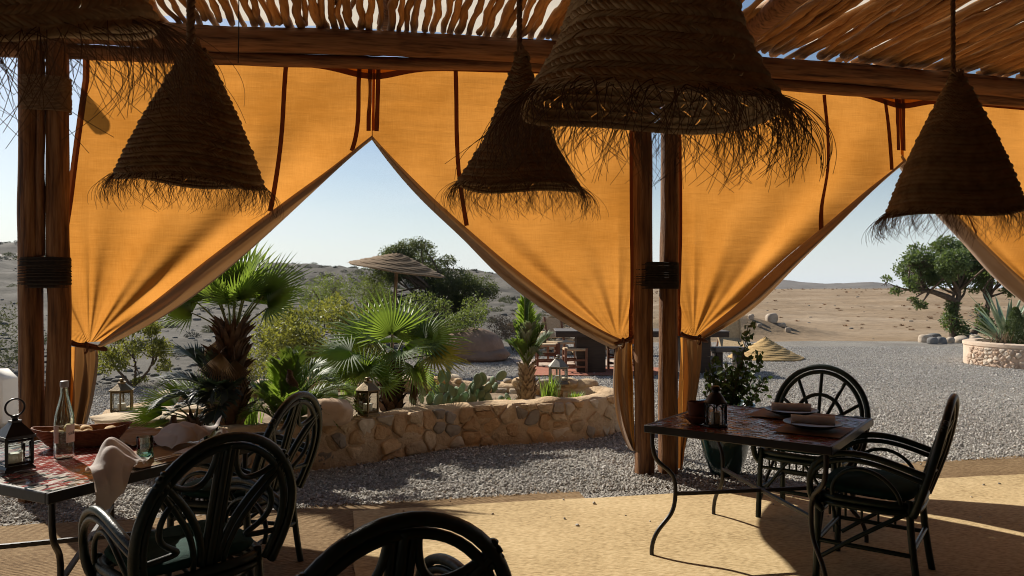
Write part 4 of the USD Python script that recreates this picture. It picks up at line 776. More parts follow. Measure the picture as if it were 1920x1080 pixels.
tree('bush', 'yellow green bush between the tall fan palm and the parasol', 'bush', (-3.15, 11.6, 0), 1.5, [[(0, 0, 0), (.1, 0, .4), (.15, 0, .8)], [(0, 0, 0), (-.3, 0, .4), (-.5, 0, .8)], [(.1, .1, 0), (.5, .1, .5), (.7, .1, .9)]],
     blob(.1, 0, .85, .95, .60, 22, .34, 1) + [(-.9, 0, .4, .3, .3), (.9, .1, .45, .3, .3), (.2, -.4, .35, .3, .25), (-.3, -.4, .3, .3, .25)], 15000, .060, bush_y, 71, .04)
tree('bush', 'feathery green bush behind the yellow green bush', 'bush', (-3.9, 14.0, 0), 1.9, [[(0, 0, 0), (.2, 0, .8), (.3, 0, 1.2)], [(0, 0, 0), (.8, 0, .8), (1.2, 0, 1.3)]], blob(.7, 0, 1.15, 1.1, .55, 16, .36, 2) + [(1.3, 0, 1.75, .3, .14), (.6, 0, 1.7, .3, .2)], 12000, .055, bush_g, 72, .04, aspect=.25)
tree('bush', 'small bright green bush beside the left curtain tail', 'bush', (-5.95, 11.6, 0), 1.0, [[(0, 0, 0), (.05, 0, .3), (.0, 0, .5)], [(0, 0, 0), (.25, 0, .25), (.4, 0, .5)], [(0, 0, 0), (-.25, 0, .3), (-.4, 0, .55)]],
     blob(0, 0, .62, .46, .34, 12, .2, 3) + [(-.42, 0, .30, .15, .12), (.48, 0, .32, .16, .12), (.3, 0, .92, .16, .12), (.12, 0, .08, .12, .07)], 6500, .05, bush_y, 73, .025)
tree('bush', 'dark lower bush at the foot of the far acacia', 'bush', (-1.9, 16.6, 0), 1.4, [[(0, 0, 0), (.1, 0, .5), (.2, 0, .8)]], blob(.2, 0, .8, 1.3, .5, 12, .4, 4), 9000, .055, bush_g, 74, .04)
tree('acacia_tree', 'dark olive acacia tree behind the tilted straw parasol', 'tree', (-1.95, 20.0, 0), 3.0, [[(0, 0, -.2), (.1, 0, .8), (-.1, 0, 1.5)], [(0.1, 0, -.2), (.5, 0, .7), (1.0, 0, 1.2)]],
     blob(-.75, 0, 2.22, .85, .52, 24, .42, 5) + blob(.5, 0, 1.35, .80, .55, 16, .42, 6) + blob(-1.2, 0, 1.15, .9, .5, 14, .42, 7) + blob(-.3, 0, .8, 1.2, .5, 12, .42, 17) + [(-1.75, 0, 2.2, .3, .14), (.2, 0, 2.3, .3, .16), (1.3, 0, 1.5, .3, .2), (-.5, 0, 2.75, .35, .14)], 85000, .06, acac, 75, .11, aspect=.4, nbr=3, hole=.2)
for k_, (x, y, h, lb) in enumerate([(.02, 18.4, 1.0, 'dry brown shrub behind the clay dome'), (1.0, 18.8, .95, 'dry twiggy shrub left of the far table'), (.55, 17.6, .55, 'low green shrub right of the clay dome')]):
    tree('shrub', lb, 'shrub', (x, y, .02), h, [[(0, 0, 0), (.1, 0, h * .3), (.15, 0, h * .6)], [(0, 0, 0), (-.15, 0, h * .3), (-.3, 0, h * .6)]], blob(0, 0, h * .55, .55, h * .3, 9, .26, 8 + k_), 3800, .045, dryl if k_ < 2 else acac, 76 + k_, .02)
tx, ty = 13.9, 23.2; tz = height1(tx, ty)
tree('shade_tree', 'leafy green tree leaning over a ring of stones in the desert', 'tree', (tx, ty, tz), 3.4, [[(-.1, 0, -.1), (.0, 0, .7), (.12, 0, 1.5), (.1, 0, 2.1)], [(.35, 0, -.1), (.9, .1, .6), (1.15, .1, 1.4), (1.1, 0, 2.1)], [(.02, 0, 1.15), (-.6, 0, 1.42), (-1.4, 0, 1.55)]],
     blob(.1, 0, 2.5, 1.5, .60, 30, .44, 12) + blob(-1.1, 0, 2.05, .85, .42, 14, .36, 13) + blob(1.3, 0, 2.0, .7, .6, 10, .42, 14) + [(-2.15, 0, 1.75, .22, .2), (-1.9, 0, 1.5, .2, .12), (-1.1, 0, 1.05, .2, .16), (-1.35, 0, 1.2, .14, .1), (-.15, 0, .55, .28, .42), (.15, 0, .3, .3, .3), (.75, 0, .7, .3, .38), (.95, 0, .4, .3, .3), (-.1, 0, 1.0, .22, .22)], 44000, .095, treeg, 79, .11, aspect=.5, hole=.38)
tag(obj('hedge_shrub', xf(leafball(np.random.default_rng(9), 2600, .9, .9, .06), Tm((-9.6, 13.6, .1))), scrub, smooth=False), 'wispy green shrub seen left of the rope bound post', 'shrub')
for k_, (x, y, s_, lb) in enumerate([(-4.1, 12.3, .4, 'rounded grey green scrub right of the small bright bush'), (-5.2, 16.5, .55, 'dark scrub low on the slope behind the palms'), (1.9, 30, .5, 'dark green scrub behind the far deck chair')]):
    x, y = float(x), float(y); tag(obj('scrub_bush', xf(leafball(np.random.default_rng(90 + k_), 900, s_, s_ * .7, .05 + .02 * k_), Tm((x, y, height1(x, y) + .02))), scrub, smooth=False), lb, 'shrub')

# ------------------------------------------------------------------ things in the yard
straw_c = M('parasol_straw', (.20, .125, .065), (.34, .23, .125), 30, .95, .5, 60, coord='object', rnd=.2)
def straw_cone(parent, R, H, n_rows, mat, seed, curve=1.15):
    rg_ = np.random.default_rng(seed); m = MB(); n_ = 40
    for i in range(n_rows):
        x = (i + .5) / n_rows; r = R * x; z = H * (1 - x ** curve); a = np.linspace(0, 2 * PI, n_, endpoint=False); dr = R / n_rows
        z1 = H * (1 - min(1.02, x + .6 / n_rows) ** curve)
        ring = [(r - dr * .6, H * (1 - max(0, x - .6 / n_rows) ** curve) + .004), (r + dr * .45, z1 + .022), (r + dr * .62, z1 + .004), (r + dr * .3, z1 - .012), (r - dr * .6, z - .01)]
        v = np.array([(q_ * math.cos(b) * (1 + .01 * math.sin(9 * b + i)), q_ * math.sin(b) * (1 + .01 * math.sin(9 * b + i)), zz + .006 * math.sin(b * 5 + i * 2)) for q_, zz in ring for b in a]); m.add((v, grid_faces(5, n_, True)))
    c = obj('cone', m, mat, parent, smooth=60)
    fr = MB()
    for b in rg_.uniform(0, 2 * PI, 240):
        l = rg_.uniform(.02, .07); d = np.array([math.cos(b + rg_.normal() * .3), math.sin(b + rg_.normal() * .3), -.6]); p = np.array([R * math.cos(b), R * math.sin(b), 0.01]); w = np.array([-d[1], d[0], 0]) * .004
        fr.add((np.array([p - w, p + w, p + d * l]), np.array([[0, 1, 2]])))
    obj('straw_fringe', fr, mat, c, smooth=False)
polem = M('parasol_pole', (.13, .08, .045), (.22, .14, .08), 10, .9, .4, 30, coord='object')
t = thing('straw_parasol', 'tilted straw parasol on a wooden pole in front of the acacia', 'parasol', (-2.2, 14.0, 0))
obj('pole', tube([(-.10, 0, -.1), (-.03, 0, 1.1), (0.02, 0, 1.98)], .035, 8), polem, t)
hd = UsdGeom.Xform.Define(stage, str(t.GetPath()) + '/canopy'); hd.AddTranslateOp().Set(Gf.Vec3d(0.02, 0, 1.90)); hd.AddRotateXYZOp().Set((3.0, 9.0, 0)); straw_cone(hd.GetPrim(), .90, .30, 13, straw_c, 1)
straw_y = M('hat_straw', (.34, .215, .085), (.52, .36, .16), 30, .95, .5, 60, coord='object', rnd=.15)
t = thing('fallen_straw_parasol', 'golden straw parasol top lying on the gravel behind the potted plant', 'parasol', (5.62, 16.4, .0), .3)
hd = UsdGeom.Xform.Define(stage, str(t.GetPath()) + '/canopy'); hd.AddTranslateOp().Set(Gf.Vec3d(0, 0, .02)); straw_cone(hd.GetPrim(), .80, .46, 13, straw_y, 2, .85)
clay = M('clay_dome', (.22, .145, .10), (.33, .225, .16), 3, .95, .7, 14, coord='object', bdist=.04, detail=8)
t = thing('clay_oven', 'rounded mud dome on a footing of stones', 'oven', (-.86, 16.1, 0))
rgq = np.random.default_rng(2); v = np.array(_ico[3].vertices); v = v[:, :] * np.where(v[:, 2:] < -.05, [1, 1, .05], [1, 1, 1]); d_ = 1 + .10 * (fbm(v * 2, 4, 3) - .5); v = v * d_[:, None]; sh = np.sign(v) * np.abs(v) ** .85
obj('dome', xf((sh * [.72, .68, .68], _ico[3].faces), Tm((0, 0, .02))), clay, t)
obj('ledge', xf(stone(.78, .72, .20, 12, 3, .25, .2), Tm((.02, -.02, .12))), clay, t)
for i in range(26):
    a = rgq.uniform(2.2, 4.9); r = rgq.uniform(.74, 1.1) if a < 4.2 else rgq.uniform(.74, .85); s_ = rgq.uniform(.06, .13)
    obj('stone', xf(stone(s_, s_ * .8, s_ * .6, 1500 + i, 1, .5, .15), Tm((r * math.cos(a), r * math.sin(a) * .8, s_ * .4 + rgq.uniform(0, .12)), rz=rgq.uniform(0, 6))), stone_m[i % 4], t, smooth=40)
t = thing('stone_pile_wall', 'low dry stacked wall of dark stones behind the far stools', 'wall', (1.55, 17.2, 0))
for i in range(120):
    x = rgq.uniform(-1.0, 1.6); lay = rgq.integers(0, 4); s_ = rgq.uniform(.07, .15)
    obj('stone', xf(stone(s_, s_ * .8, s_ * .62, 1600 + i, 1, .5, .2), Tm((x, rgq.uniform(-.15, .15) + .05 * lay, .07 + lay * .13), rz=rgq.uniform(0, 6))), stone_m[rgq.choice(4, p=[.2, .15, .15, .5])], t, smooth=40)
# far dining set
dark_wood = M('dark_table_wood', (.028, .018, .013), (.055, .036, .026), 5, .6, .3, 20, (1, 12, 12), coord='object')
grey_wood = M('grey_table_wood', (.10, .085, .075), (.17, .145, .125), 5, .6, .3, 20, (1, 12, 12), coord='object')
red_wood = M('stool_wood', (.13, .06, .035), (.24, .12, .07), 5, .8, .3, 20, coord='object')
rush = M('rush_seat', (.40, .28, .16), (.55, .42, .27), 40, .95, .5, 80, coord='object')
t = thing('long_table', 'long dark wooden table with block legs behind the middle posts', 'table', (2.35, 13.75, 0), -.02)
tp = obj('tabletop', bbox(3.1, .95, .09, .006, (0, 0, .71)), dark_wood, t, smooth=False)
for k_ in range(6): obj('plank', bbox(3.12, .153, .02, .003, (0, -.39 + k_ * .157, .765)), grey_wood, tp, smooth=False)
for x in (-.90, 1.0): obj('leg', bbox(.52, .62, .665, .006, (x, 0, .3325)), dark_wood, t, smooth=False)
tag(obj('tray', xf(bbox(.3, .2, .03, .004), Tm((1.6, 13.6, .79), rz=.2)), dark_wood, smooth=False), 'small dark tray on the far long table', 'tray')
def stool(label, loc_, rz):
    t = thing('wooden_stool', label, 'stool', loc_, rz, 'rush stools by the far table')
    obj('seat', bbox(.42, .36, .05, .015, (0, 0, .43)), rush, t, smooth=False)
    for x in (-.19, .19):
        for y in (-.16, .16): obj('leg', bbox(.045, .045, .46, .006, (x, y, .23)), red_wood, t, smooth=False)
    for y in (-.16, .16):
        for z in (.12, .24): obj('rail', bbox(.34, .025, .035, .004, (0, y, z)), red_wood, t, smooth=False)
    for x in (-.19, .19):
        for z in (.15, .3): obj('rail', bbox(.025, .28, .03, .004, (x, 0, z)), red_wood, t, smooth=False)
    return t
st = stool('rush seated wooden stool left of the far table, apart from it', (.68, 14.6, 0), .05)
copy_of(st, (1.15, 13.55, 0), .06, 'rush seated wooden stool tucked under the left end of the far table')
copy_of(st, (2.05, 13.9, 0), .3, 'rush seated wooden stool under the far table seen right of its block leg')
t = thing('slat_chair', 'wooden chair with a tilted back behind the far long table', 'chair', (1.02, 15.2, 0), .5)
for x in (-.2, .2):
    obj('leg', bbox(.05, .05, .45, .006, (x, -.2, .225)), red_wood, t, smooth=False); obj('leg', tube([(x, .2, 0), (x, .22, .45), (x, .36, .95)], .028, 6), red_wood, t)
obj('seat', bbox(.48, .44, .05, .01, (0, 0, .44)), rush, t, smooth=False); obj('backrest', xf(bbox(.36, .02, .42, .006), Tm((0, .30, .72), rx=-.26)), rush, t, smooth=False)
kil = M('red_kilim', (.24, .065, .04), (.36, .13, .075), 8, .95, .4, 50, (1, 6, 1), third=(.42, .22, .14))
tag(obj('kilim', sheet_mesh([(.15, 14.5), (2.9, 14.2), (2.8, 13.0), (.25, 12.9)], .012, 30, 30, .06, 3, .02), kil), 'faded red kilim rug under the far stools', 'rug')
pale_rug = M('pale_kilim', (.42, .31, .23), (.54, .42, .32), 6, .95, .3, 50)
tag(obj('kilim', sheet_mesh([(-.0, 16.0), (2.6, 15.9), (2.6, 14.55), (.15, 14.55)], .012, 30, 30, .06, 5, .015), pale_rug), 'pale pinkish rug behind the far stools', 'rug')
t = thing('deck_chair', 'folding wooden deck chair with a woven back near the straw parasol top', 'chair', (5.35, 18.2, 0), -.15)
ca = M('cane_weave', (.36, .25, .13), (.50, .37, .21), 20, .9, .4, 60, coord='object')
for x in (-.27, .27): obj('side_rail', tube([(x, -.62, .12), (x, .0, .38), (x, .25, .95)], .024, 6), ca, t); obj('leg', tube([(x, .42, 0), (x, -.1, .36)], .022, 6), red_wood, t)
obj('sling', (np.array([(x, y, z) for y, z in ((-.6, .14), (0, .34), (.12, .62), (.24, .92)) for x in (-.25, .25)]), grid_faces(4, 2)), ca, t, smooth=False); obj('rail', bbox(.56, .03, .04, .005, (0, .25, .93)), ca, t, smooth=False)
pot_c = M('clay_jar', (.33, .19, .11), (.46, .29, .18), 8, .9, .3, 30, coord='object')
tag(obj('clay_jar', xf(lathe([(.10, 0), (.17, .1), (.19, .3), (.16, .46), (.12, .54), (.14, .58)], 20), Tm((4.02, 15.6, 0))), pot_c), 'tall clay jar right of the tied curtain under the far table end', 'jar')
t = thing('log_bench', 'rough dark bench behind the potted plant, left of the straw parasol top', 'bench', (4.05, 13.9, 0), .1)
obj('seat', bbox(.62, .34, .09, .015, (0, 0, .40)), grey_wood, t, smooth=False)
for x in (-.2, .2): obj('leg', bbox(.13, .24, .36, .012, (x, 0, .18)), dark_wood, t, smooth=False)
pouf = M('grey_stone_seat', (.13, .125, .12), (.22, .21, .20), 6, .9, .4, 20, coord='object')
tag(obj('round_stone', xf(stone(.20, .19, .16, 77, 3, .2, .1), Tm((3.62, 13.6, .14))), pouf), 'rounded grey stone seat left of the rough dark bench', 'stone')
rkp = M('desert_stone', (.30, .24, .18), (.50, .42, .33), 6, .95, .5, 20, coord='object', rnd=.2)
for k_, (px, py, a, b, c_, lb) in enumerate([(1447, 629, .36, .3, .36, 'tall pale square stone at the edge of the gravel, above the straw parasol top'), (1424, 632, .16, .14, .14, 'small dark stone left of the tall square stone'), (1466, 630, .26, .2, .16, 'flat grey stone right of the tall square stone'), (1477, 632, .18, .15, .17, 'rounded grey stone at the right end of the far stone row'), (1408, 630, .22, .16, .2, 'pale stone at the left end of the far stone row')]):
    p = gp(px, py); p[2] = max(0, height1(p[0], p[1])); tag(obj('stone', xf(stone(a * .5, b * .5, c_ * .5, 1800 + k_, 2, .4, .4), Tm(p + [0, 0, c_ * .32], rz=k_)), rkp), lb, 'stone')
rnames = ['large pale round', 'dark grey round', 'small round grey', 'tan rounded', 'long tan', 'smooth brown', 'small tan', 'low dark', 'little pale']
for k_, (px, py, a, c_, lb) in enumerate([(1735, 637, .33, .26, 'pale boulder at the left end of the ring around the leafy tree'), (1748, 640, .24, .20, 'dark grey rounded stone in front of the pale boulder at the tree ring'), (1764, 639, .28, .2, 'grey stone third from the left in the tree ring'), (1751, 629, .40, .16, 'long dark stone behind the others at the left of the tree ring'), (1781, 638, .26, .18, 'spotted tan stone in the middle of the tree ring'), (1802, 637, .44, .2, 'long tan boulder in front of the tree trunk'), (1828, 637, .34, .24, 'round tan boulder right of the tree trunk'), (1846, 640, .26, .17, 'small tan stone by the round planter'), (1816, 630, .22, .2, 'dark stone between the two tree trunks'), (1790, 628, .2, .16, 'dark stone behind the long tan boulder')]):
    p = gp(px, py + 5); p[2] = max(0, height1(p[0], p[1])); tag(obj('ring_stone', xf(stone(a * .62, a * .45, c_ * .62, 1900 + k_, 2, .3, .2), Tm(p + [0, 0, c_ * .34], rz=k_ * .2)), [rkp, pouf, pouf, pouf, rkp, rkp, rkp, rkp, pouf, pouf][k_]), lb, 'stone')
# round stone planter with agave and a little conifer
cx, cy, CR = 10.52, 14.95, 1.20
t = thing('round_planter', 'round planter of pale pinkish stones with a plastered rim at the right edge', 'planter wall', (cx, cy, 0))
pk_m = M('pink_mortar', (.50, .38, .28), (.62, .49, .38), 5, .95, .5, 25, coord='object'); pst = [M('pink_stone', (.44, .31, .22), (.60, .46, .35), 8, .95, .5, 25, coord='object', rnd=.22), M('cream_stone', (.56, .46, .36), (.68, .58, .47), 8, .95, .5, 25, coord='object', rnd=.15)]
obj('wall', lathe([(CR, -.05), (CR, .38), (CR + .02, .40), (CR + .02, .455), (CR - .03, .47), (CR - .2, .47), (CR - .22, .44), (CR - .22, .3), (.01, .32)], 60, cap=False), pk_m, t, smooth=40)
rgq = np.random.default_rng(14); k = 0
for c in voronoi_cells(2 * PI * CR, .38, .15, .075, rgq):
    a0 = c.centroid.x / CR
    if not (PI * .95 < a0 < PI * 1.95): continue
    s_ = face_stone(c, lambda u, v, d: np.stack([(CR + d) * np.cos(np.asarray(u) / CR), (CR + d) * np.sin(np.asarray(u) / CR), np.asarray(v)], -1), rgq.uniform(.012, .03), rgq.uniform(.004, .012), 2100 + k)
    if s_ is not None: obj('stone', s_, pst[int(rgq.random() < .35)], t, smooth=50); k += 1
agm = M('agave_leaf', (.10, .15, .085), (.19, .25, .15), 6, .5, coord='object', rnd=.15, spec=.5, third=(.30, .33, .20))
def sword(L, w, rg_):
    tt = np.linspace(0, 1, 9); wd = w * np.array([.7, .95, 1.05, 1, .9, .75, .55, .3, .02]); v = []
    for x, q_ in zip(tt, wd): v += [(L * x, -q_, .35 * q_ - .12 * L * x ** 2.5), (L * x, 0, -.12 * L * x ** 2.5), (L * x, q_, .35 * q_ - .12 * L * x ** 2.5)]
    return np.array(v), grid_faces(9, 3)
t = thing('agave', 'big spiky agave with grey green sword leaves in the round planter', 'agave', (cx - .40, cy + .15, .36)); rgq = np.random.default_rng(15)
for k_ in range(34):
    a = k_ * 2.4; e = D(82 - 66 * (k_ / 34)); obj('leaf', xf(sword(rgq.uniform(1.0, 1.35) * (1.0 if k_ < 26 else .8), .055, rgq), Tm((0, 0, 0), ry=-e) if False else Tm((0, 0, 0), rz=a) @ Tm((.04, 0, 0), ry=-e)), agm, t, smooth=False)
conm = leafM('conifer_leaf', (.05, .08, .02), (.10, .13, .03), (.12, .18, .03), .2)
rgq = np.random.default_rng(16); n_ = 3600; zz = rgq.uniform(0, .82, n_) ; aa = rgq.uniform(0, 2 * PI, n_); rr = (.20 * np.sin(PI * np.clip(.25 + zz * .9, 0, 1)) + .02) * rgq.uniform(.5, 1, n_)
tag(obj('conifer_shrub', xf(leaves_at(rgq, np.stack([rr * np.cos(aa), rr * np.sin(aa), zz], 1), .05, .3, 1.5), Tm((cx - .56, cy - .32, .33))), conm, smooth=False), 'small upright conifer at the front of the round planter', 'shrub')
tag(obj('dry_plant', xf(tuft(rgq, 60, .42, .3, .012), Tm((cx - .80, cy - .25, .33))), dryl, smooth=False), 'dry spiky plant at the left rim of the round planter', 'plant')
tag(obj('green_plant', xf(leafball(rgq, 700, .28, .2, .05), Tm((cx - .1, cy - .6, .36))), bush_g, smooth=False, kind='stuff'), 'low green plant right of the conifer in the round planter', 'plant')
white = M('whitewash', (.66, .62, .55), (.76, .72, .65), 3, .9, .2, 12)
tag(obj('low_wall', xf(bbox(2.6, .5, .66, .10), Tm((-6.75, 7.9, .31), rz=.12)), white, smooth=40), 'low whitewashed bench wall left of the rope bound post', 'wall')
# ------------------------------------------------------------------ woven straw lampshades
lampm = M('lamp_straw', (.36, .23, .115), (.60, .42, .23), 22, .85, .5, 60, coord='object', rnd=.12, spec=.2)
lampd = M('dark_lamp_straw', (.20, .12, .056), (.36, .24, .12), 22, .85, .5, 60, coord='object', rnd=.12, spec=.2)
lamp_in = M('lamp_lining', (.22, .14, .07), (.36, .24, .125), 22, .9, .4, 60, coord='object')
hairm = M('straw_hair', (.10, .05, .022), (.16, .085, .04), 8, .8, coord='object', spec=.2)
def curves(name, strands, w, mat, parent, **t):
    base = pth(parent); c = UsdGeom.BasisCurves.Define(stage, base + '/' + numbered(base, name)); c.CreateTypeAttr('linear')
    c.CreateCurveVertexCountsAttr(Vt.IntArray([len(s_) for s_ in strands])); P = np.vstack(strands).astype(np.float32); c.CreatePointsAttr(Vt.Vec3fArray.FromNumpy(P))
    ww = np.concatenate([np.linspace(w, w * .55, len(s_)) for s_ in strands]).astype(np.float32); c.CreateWidthsAttr(Vt.FloatArray.FromNumpy(ww)); c.SetWidthsInterpolation('vertex')
    UsdShade.MaterialBindingAPI.Apply(c.GetPrim()).Bind(UsdShade.Material.Get(stage, mat)); return tag(c.GetPrim(), **t)
def lampshade(label, c, R, prof, tilt, seed, ropetop, nfr=420, flen=.14, band=.052, strip=.016, cut=None, rope_r=.011, gap=.02, lin=.12, mat=None):
    lampm = mat or globals()['lampm']
    """c: centre of the rim; prof: (radius / R, height) from the rim to the neck; tilt (rx, ry)"""
    rg_ = np.random.default_rng(seed); t = thing('straw_lampshade', label, 'lampshade', c, 0, 'woven straw lampshades hanging from the roof')
    bod = UsdGeom.Xform.Define(stage, str(t.GetPath()) + '/shade'); bod.AddRotateZYXOp().Set((tilt[0], tilt[1], seed * 37 % 360)); bod = bod.GetPrim()
    pr = np.array(prof, float) * [R, 1]; d = np.r_[0, np.cumsum(np.linalg.norm(np.diff(pr, axis=0), axis=1))]; rad = lambda l: np.interp(l, d, pr[:, 0]); hgt = lambda l: np.interp(l, d, pr[:, 1])
    def P(a, l, out):
        r = rad(l) * (1 + .022 * np.sin(2 * a + seed) + .012 * np.sin(5 * a + seed * 2)); h = hgt(l) + .012 * np.sin(3 * a + seed); return np.stack([(r + out) * np.cos(a), (r + out) * np.sin(a), h + 0 * a], -1)
    nb = int(d[-1] / band); spin = band / (2 * PI)
    for k_ in range(nb):
        l0 = k_ * band; m = MB(); rr = max(rad(l0 + band / 2), .02); n_ = max(8, int(2 * PI * rr / strip)); lean = band * .62 / rr; w = 2 * PI / n_
        for half in (0, 1):
            la, lb = (l0 - band * .06, l0 + band * .54) if half == 0 else (l0 + band * .46, l0 + band * 1.06)
            sg = 1 if half == 0 else -1
            a0 = (np.arange(n_) + rg_.uniform(-.15, .15, n_)) * w + (0 if half == 0 else lean); hw = rg_.uniform(.49, .66, n_) if k_ < nb * .6 else np.full(n_, .6); jit = rg_.uniform(-.002, .005, len(a0)); sh = np.where(rg_.random(n_) < gap, rg_.uniform(.05, .15, n_), 0) * band
            u_ = np.array([0, .33, .67, 1.0]); rows = []
            for uu in u_:
                l = la + (lb - la) * uu; a = a0 + sg * lean * uu; bulge = .009 * math.sin(PI * uu) + (.0035 if half else 0)
                for e, o in ((-1, -.003), (0, .005), (1, -.003)): rows.append(P(a + e * hw * w, np.minimum(l + sh * (1 - uu) * (1 if half == 0 else 0) - sh * uu * (1 if half else 0), d[-1]), bulge + o + jit))
            v = np.stack(rows, 1).reshape(-1, 3); g_ = grid_faces(4, 3); f = (g_[None] + 12 * np.arange(len(a0))[:, None, None]).reshape(-1, 4); m.add((v, f))
        # the seam cord between two braids
        if k_ and k_ % 1 == 0: a = np.linspace(0, 2 * PI, 70, endpoint=False); m.add(tube(P(a, np.full(70, l0), .004 + .002 * np.sin(a * 60)), .0045, 4, closed=True))
        obj('braid_band', m, lampm, bod)
    a = np.linspace(0, 2 * PI, 70, endpoint=False)
    # lining of the upper part, where no light shows through
    ls_ = np.linspace(d[-1] * lin, d[-1], 14); obj('lining', (np.vstack([P(a, np.full(70, x), -.007) for x in ls_]), grid_faces(14, 70, True)), lamp_in, bod)
    rm = MB(); rm.add(tube(P(a, np.full(70, .004), .0), .010, 6, closed=True)); rm.add(tube(P(a, np.full(70, .022), .004), .007, 5, closed=True)); obj('rim', rm, lampm, bod)
    st_ = []
    for i in range(nfr):
        b = rg_.uniform(0, 2 * PI); l = flen * rg_.uniform(.45, 1.25); p = P(np.array([b]), np.array([rg_.uniform(-.0, .03)]), .004)[0]; o = norm([math.cos(b), math.sin(b), 0]); tg = np.array([-o[1], o[0], 0]); x = np.linspace(0, 1, 9); c1, c2_ = rg_.uniform(.15, .75), rg_.normal() * .5
        curl = rg_.normal() * .30; st_.append(p + o * (l * (c1 * np.sin(x * 1.9)))[:, None] - ZZ * (l * x ** 1.35)[:, None] + tg * (l * (c2_ * x + curl * x ** 2.4))[:, None] - o * (l * max(0, rg_.normal() * .35) * x ** 3)[:, None])
    curves('fringe', st_, .0022, hairm, bod)
    top = pr[-1, 1]; rt = ropetop - c[2]; kn = top + .10
    rr_ = MB(); x = np.linspace(0, 1, 40); z = top - .03 + (rt - top + .03) * x
    for q_ in range(3): rr_.add(tube(np.stack([rope_r * .6 * np.cos(z * 60 + q_ * 2.09), rope_r * .6 * np.sin(z * 60 + q_ * 2.09), z], 1)[np.repeat(np.arange(40), 1)], rope_r * .62, 5))
    obj('rope', rr_, rope_tan, t)
    return t
cone = [(1.0, 0), (.96, .05), (.78, .24), (.56, .44), (.36, .60), (.20, .73), (.11, .79), (.075, .83), (.05, .86)]
Dm = .335
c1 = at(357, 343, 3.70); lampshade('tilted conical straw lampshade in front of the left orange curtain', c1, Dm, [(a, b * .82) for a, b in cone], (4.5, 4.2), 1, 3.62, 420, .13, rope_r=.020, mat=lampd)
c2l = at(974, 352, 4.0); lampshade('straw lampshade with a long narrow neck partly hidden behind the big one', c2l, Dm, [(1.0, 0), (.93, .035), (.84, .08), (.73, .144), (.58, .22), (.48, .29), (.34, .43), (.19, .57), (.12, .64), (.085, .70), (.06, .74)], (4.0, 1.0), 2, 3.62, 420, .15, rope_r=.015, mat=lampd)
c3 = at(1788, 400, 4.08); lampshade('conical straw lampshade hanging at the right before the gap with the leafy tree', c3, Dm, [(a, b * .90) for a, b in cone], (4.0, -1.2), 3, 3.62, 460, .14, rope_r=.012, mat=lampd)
c4 = at(1214, 210, 2.04); lampshade('largest straw lampshade, seen from below in the middle of the picture', c4, .358, [(1.0, 0), (.93, .035), (.84, .085), (.755, .14), (.68, .20), (.62, .27), (.56, .34), (.45, .46), (.30, .62), (.12, .80)], (4.0, 1.6), 4, 3.62, 560, .165, gap=.07, strip=.0185, lin=.42)
c5 = at(16, 70, 1.95); lampshade('large straw lampshade cut off by the upper left corner', c5, .36, [(1.0, 0), (.97, .045), (.88, .13), (.78, .25), (.66, .38), (.52, .52), (.36, .66), (.2, .8), (.08, .88)], (19.0, -2.5), 5, 3.62, 430, .22, gap=.03)
wire = blackm
pw = at(447, 0, 4.6); tag(obj('hanging_wire', tube([pw + ZZ * .3, at(447, 60, 4.6), at(446, 118, 4.6)], .0035, 5), wire), 'thin dark wire hanging from the roof sticks near the left lampshade', 'wire')

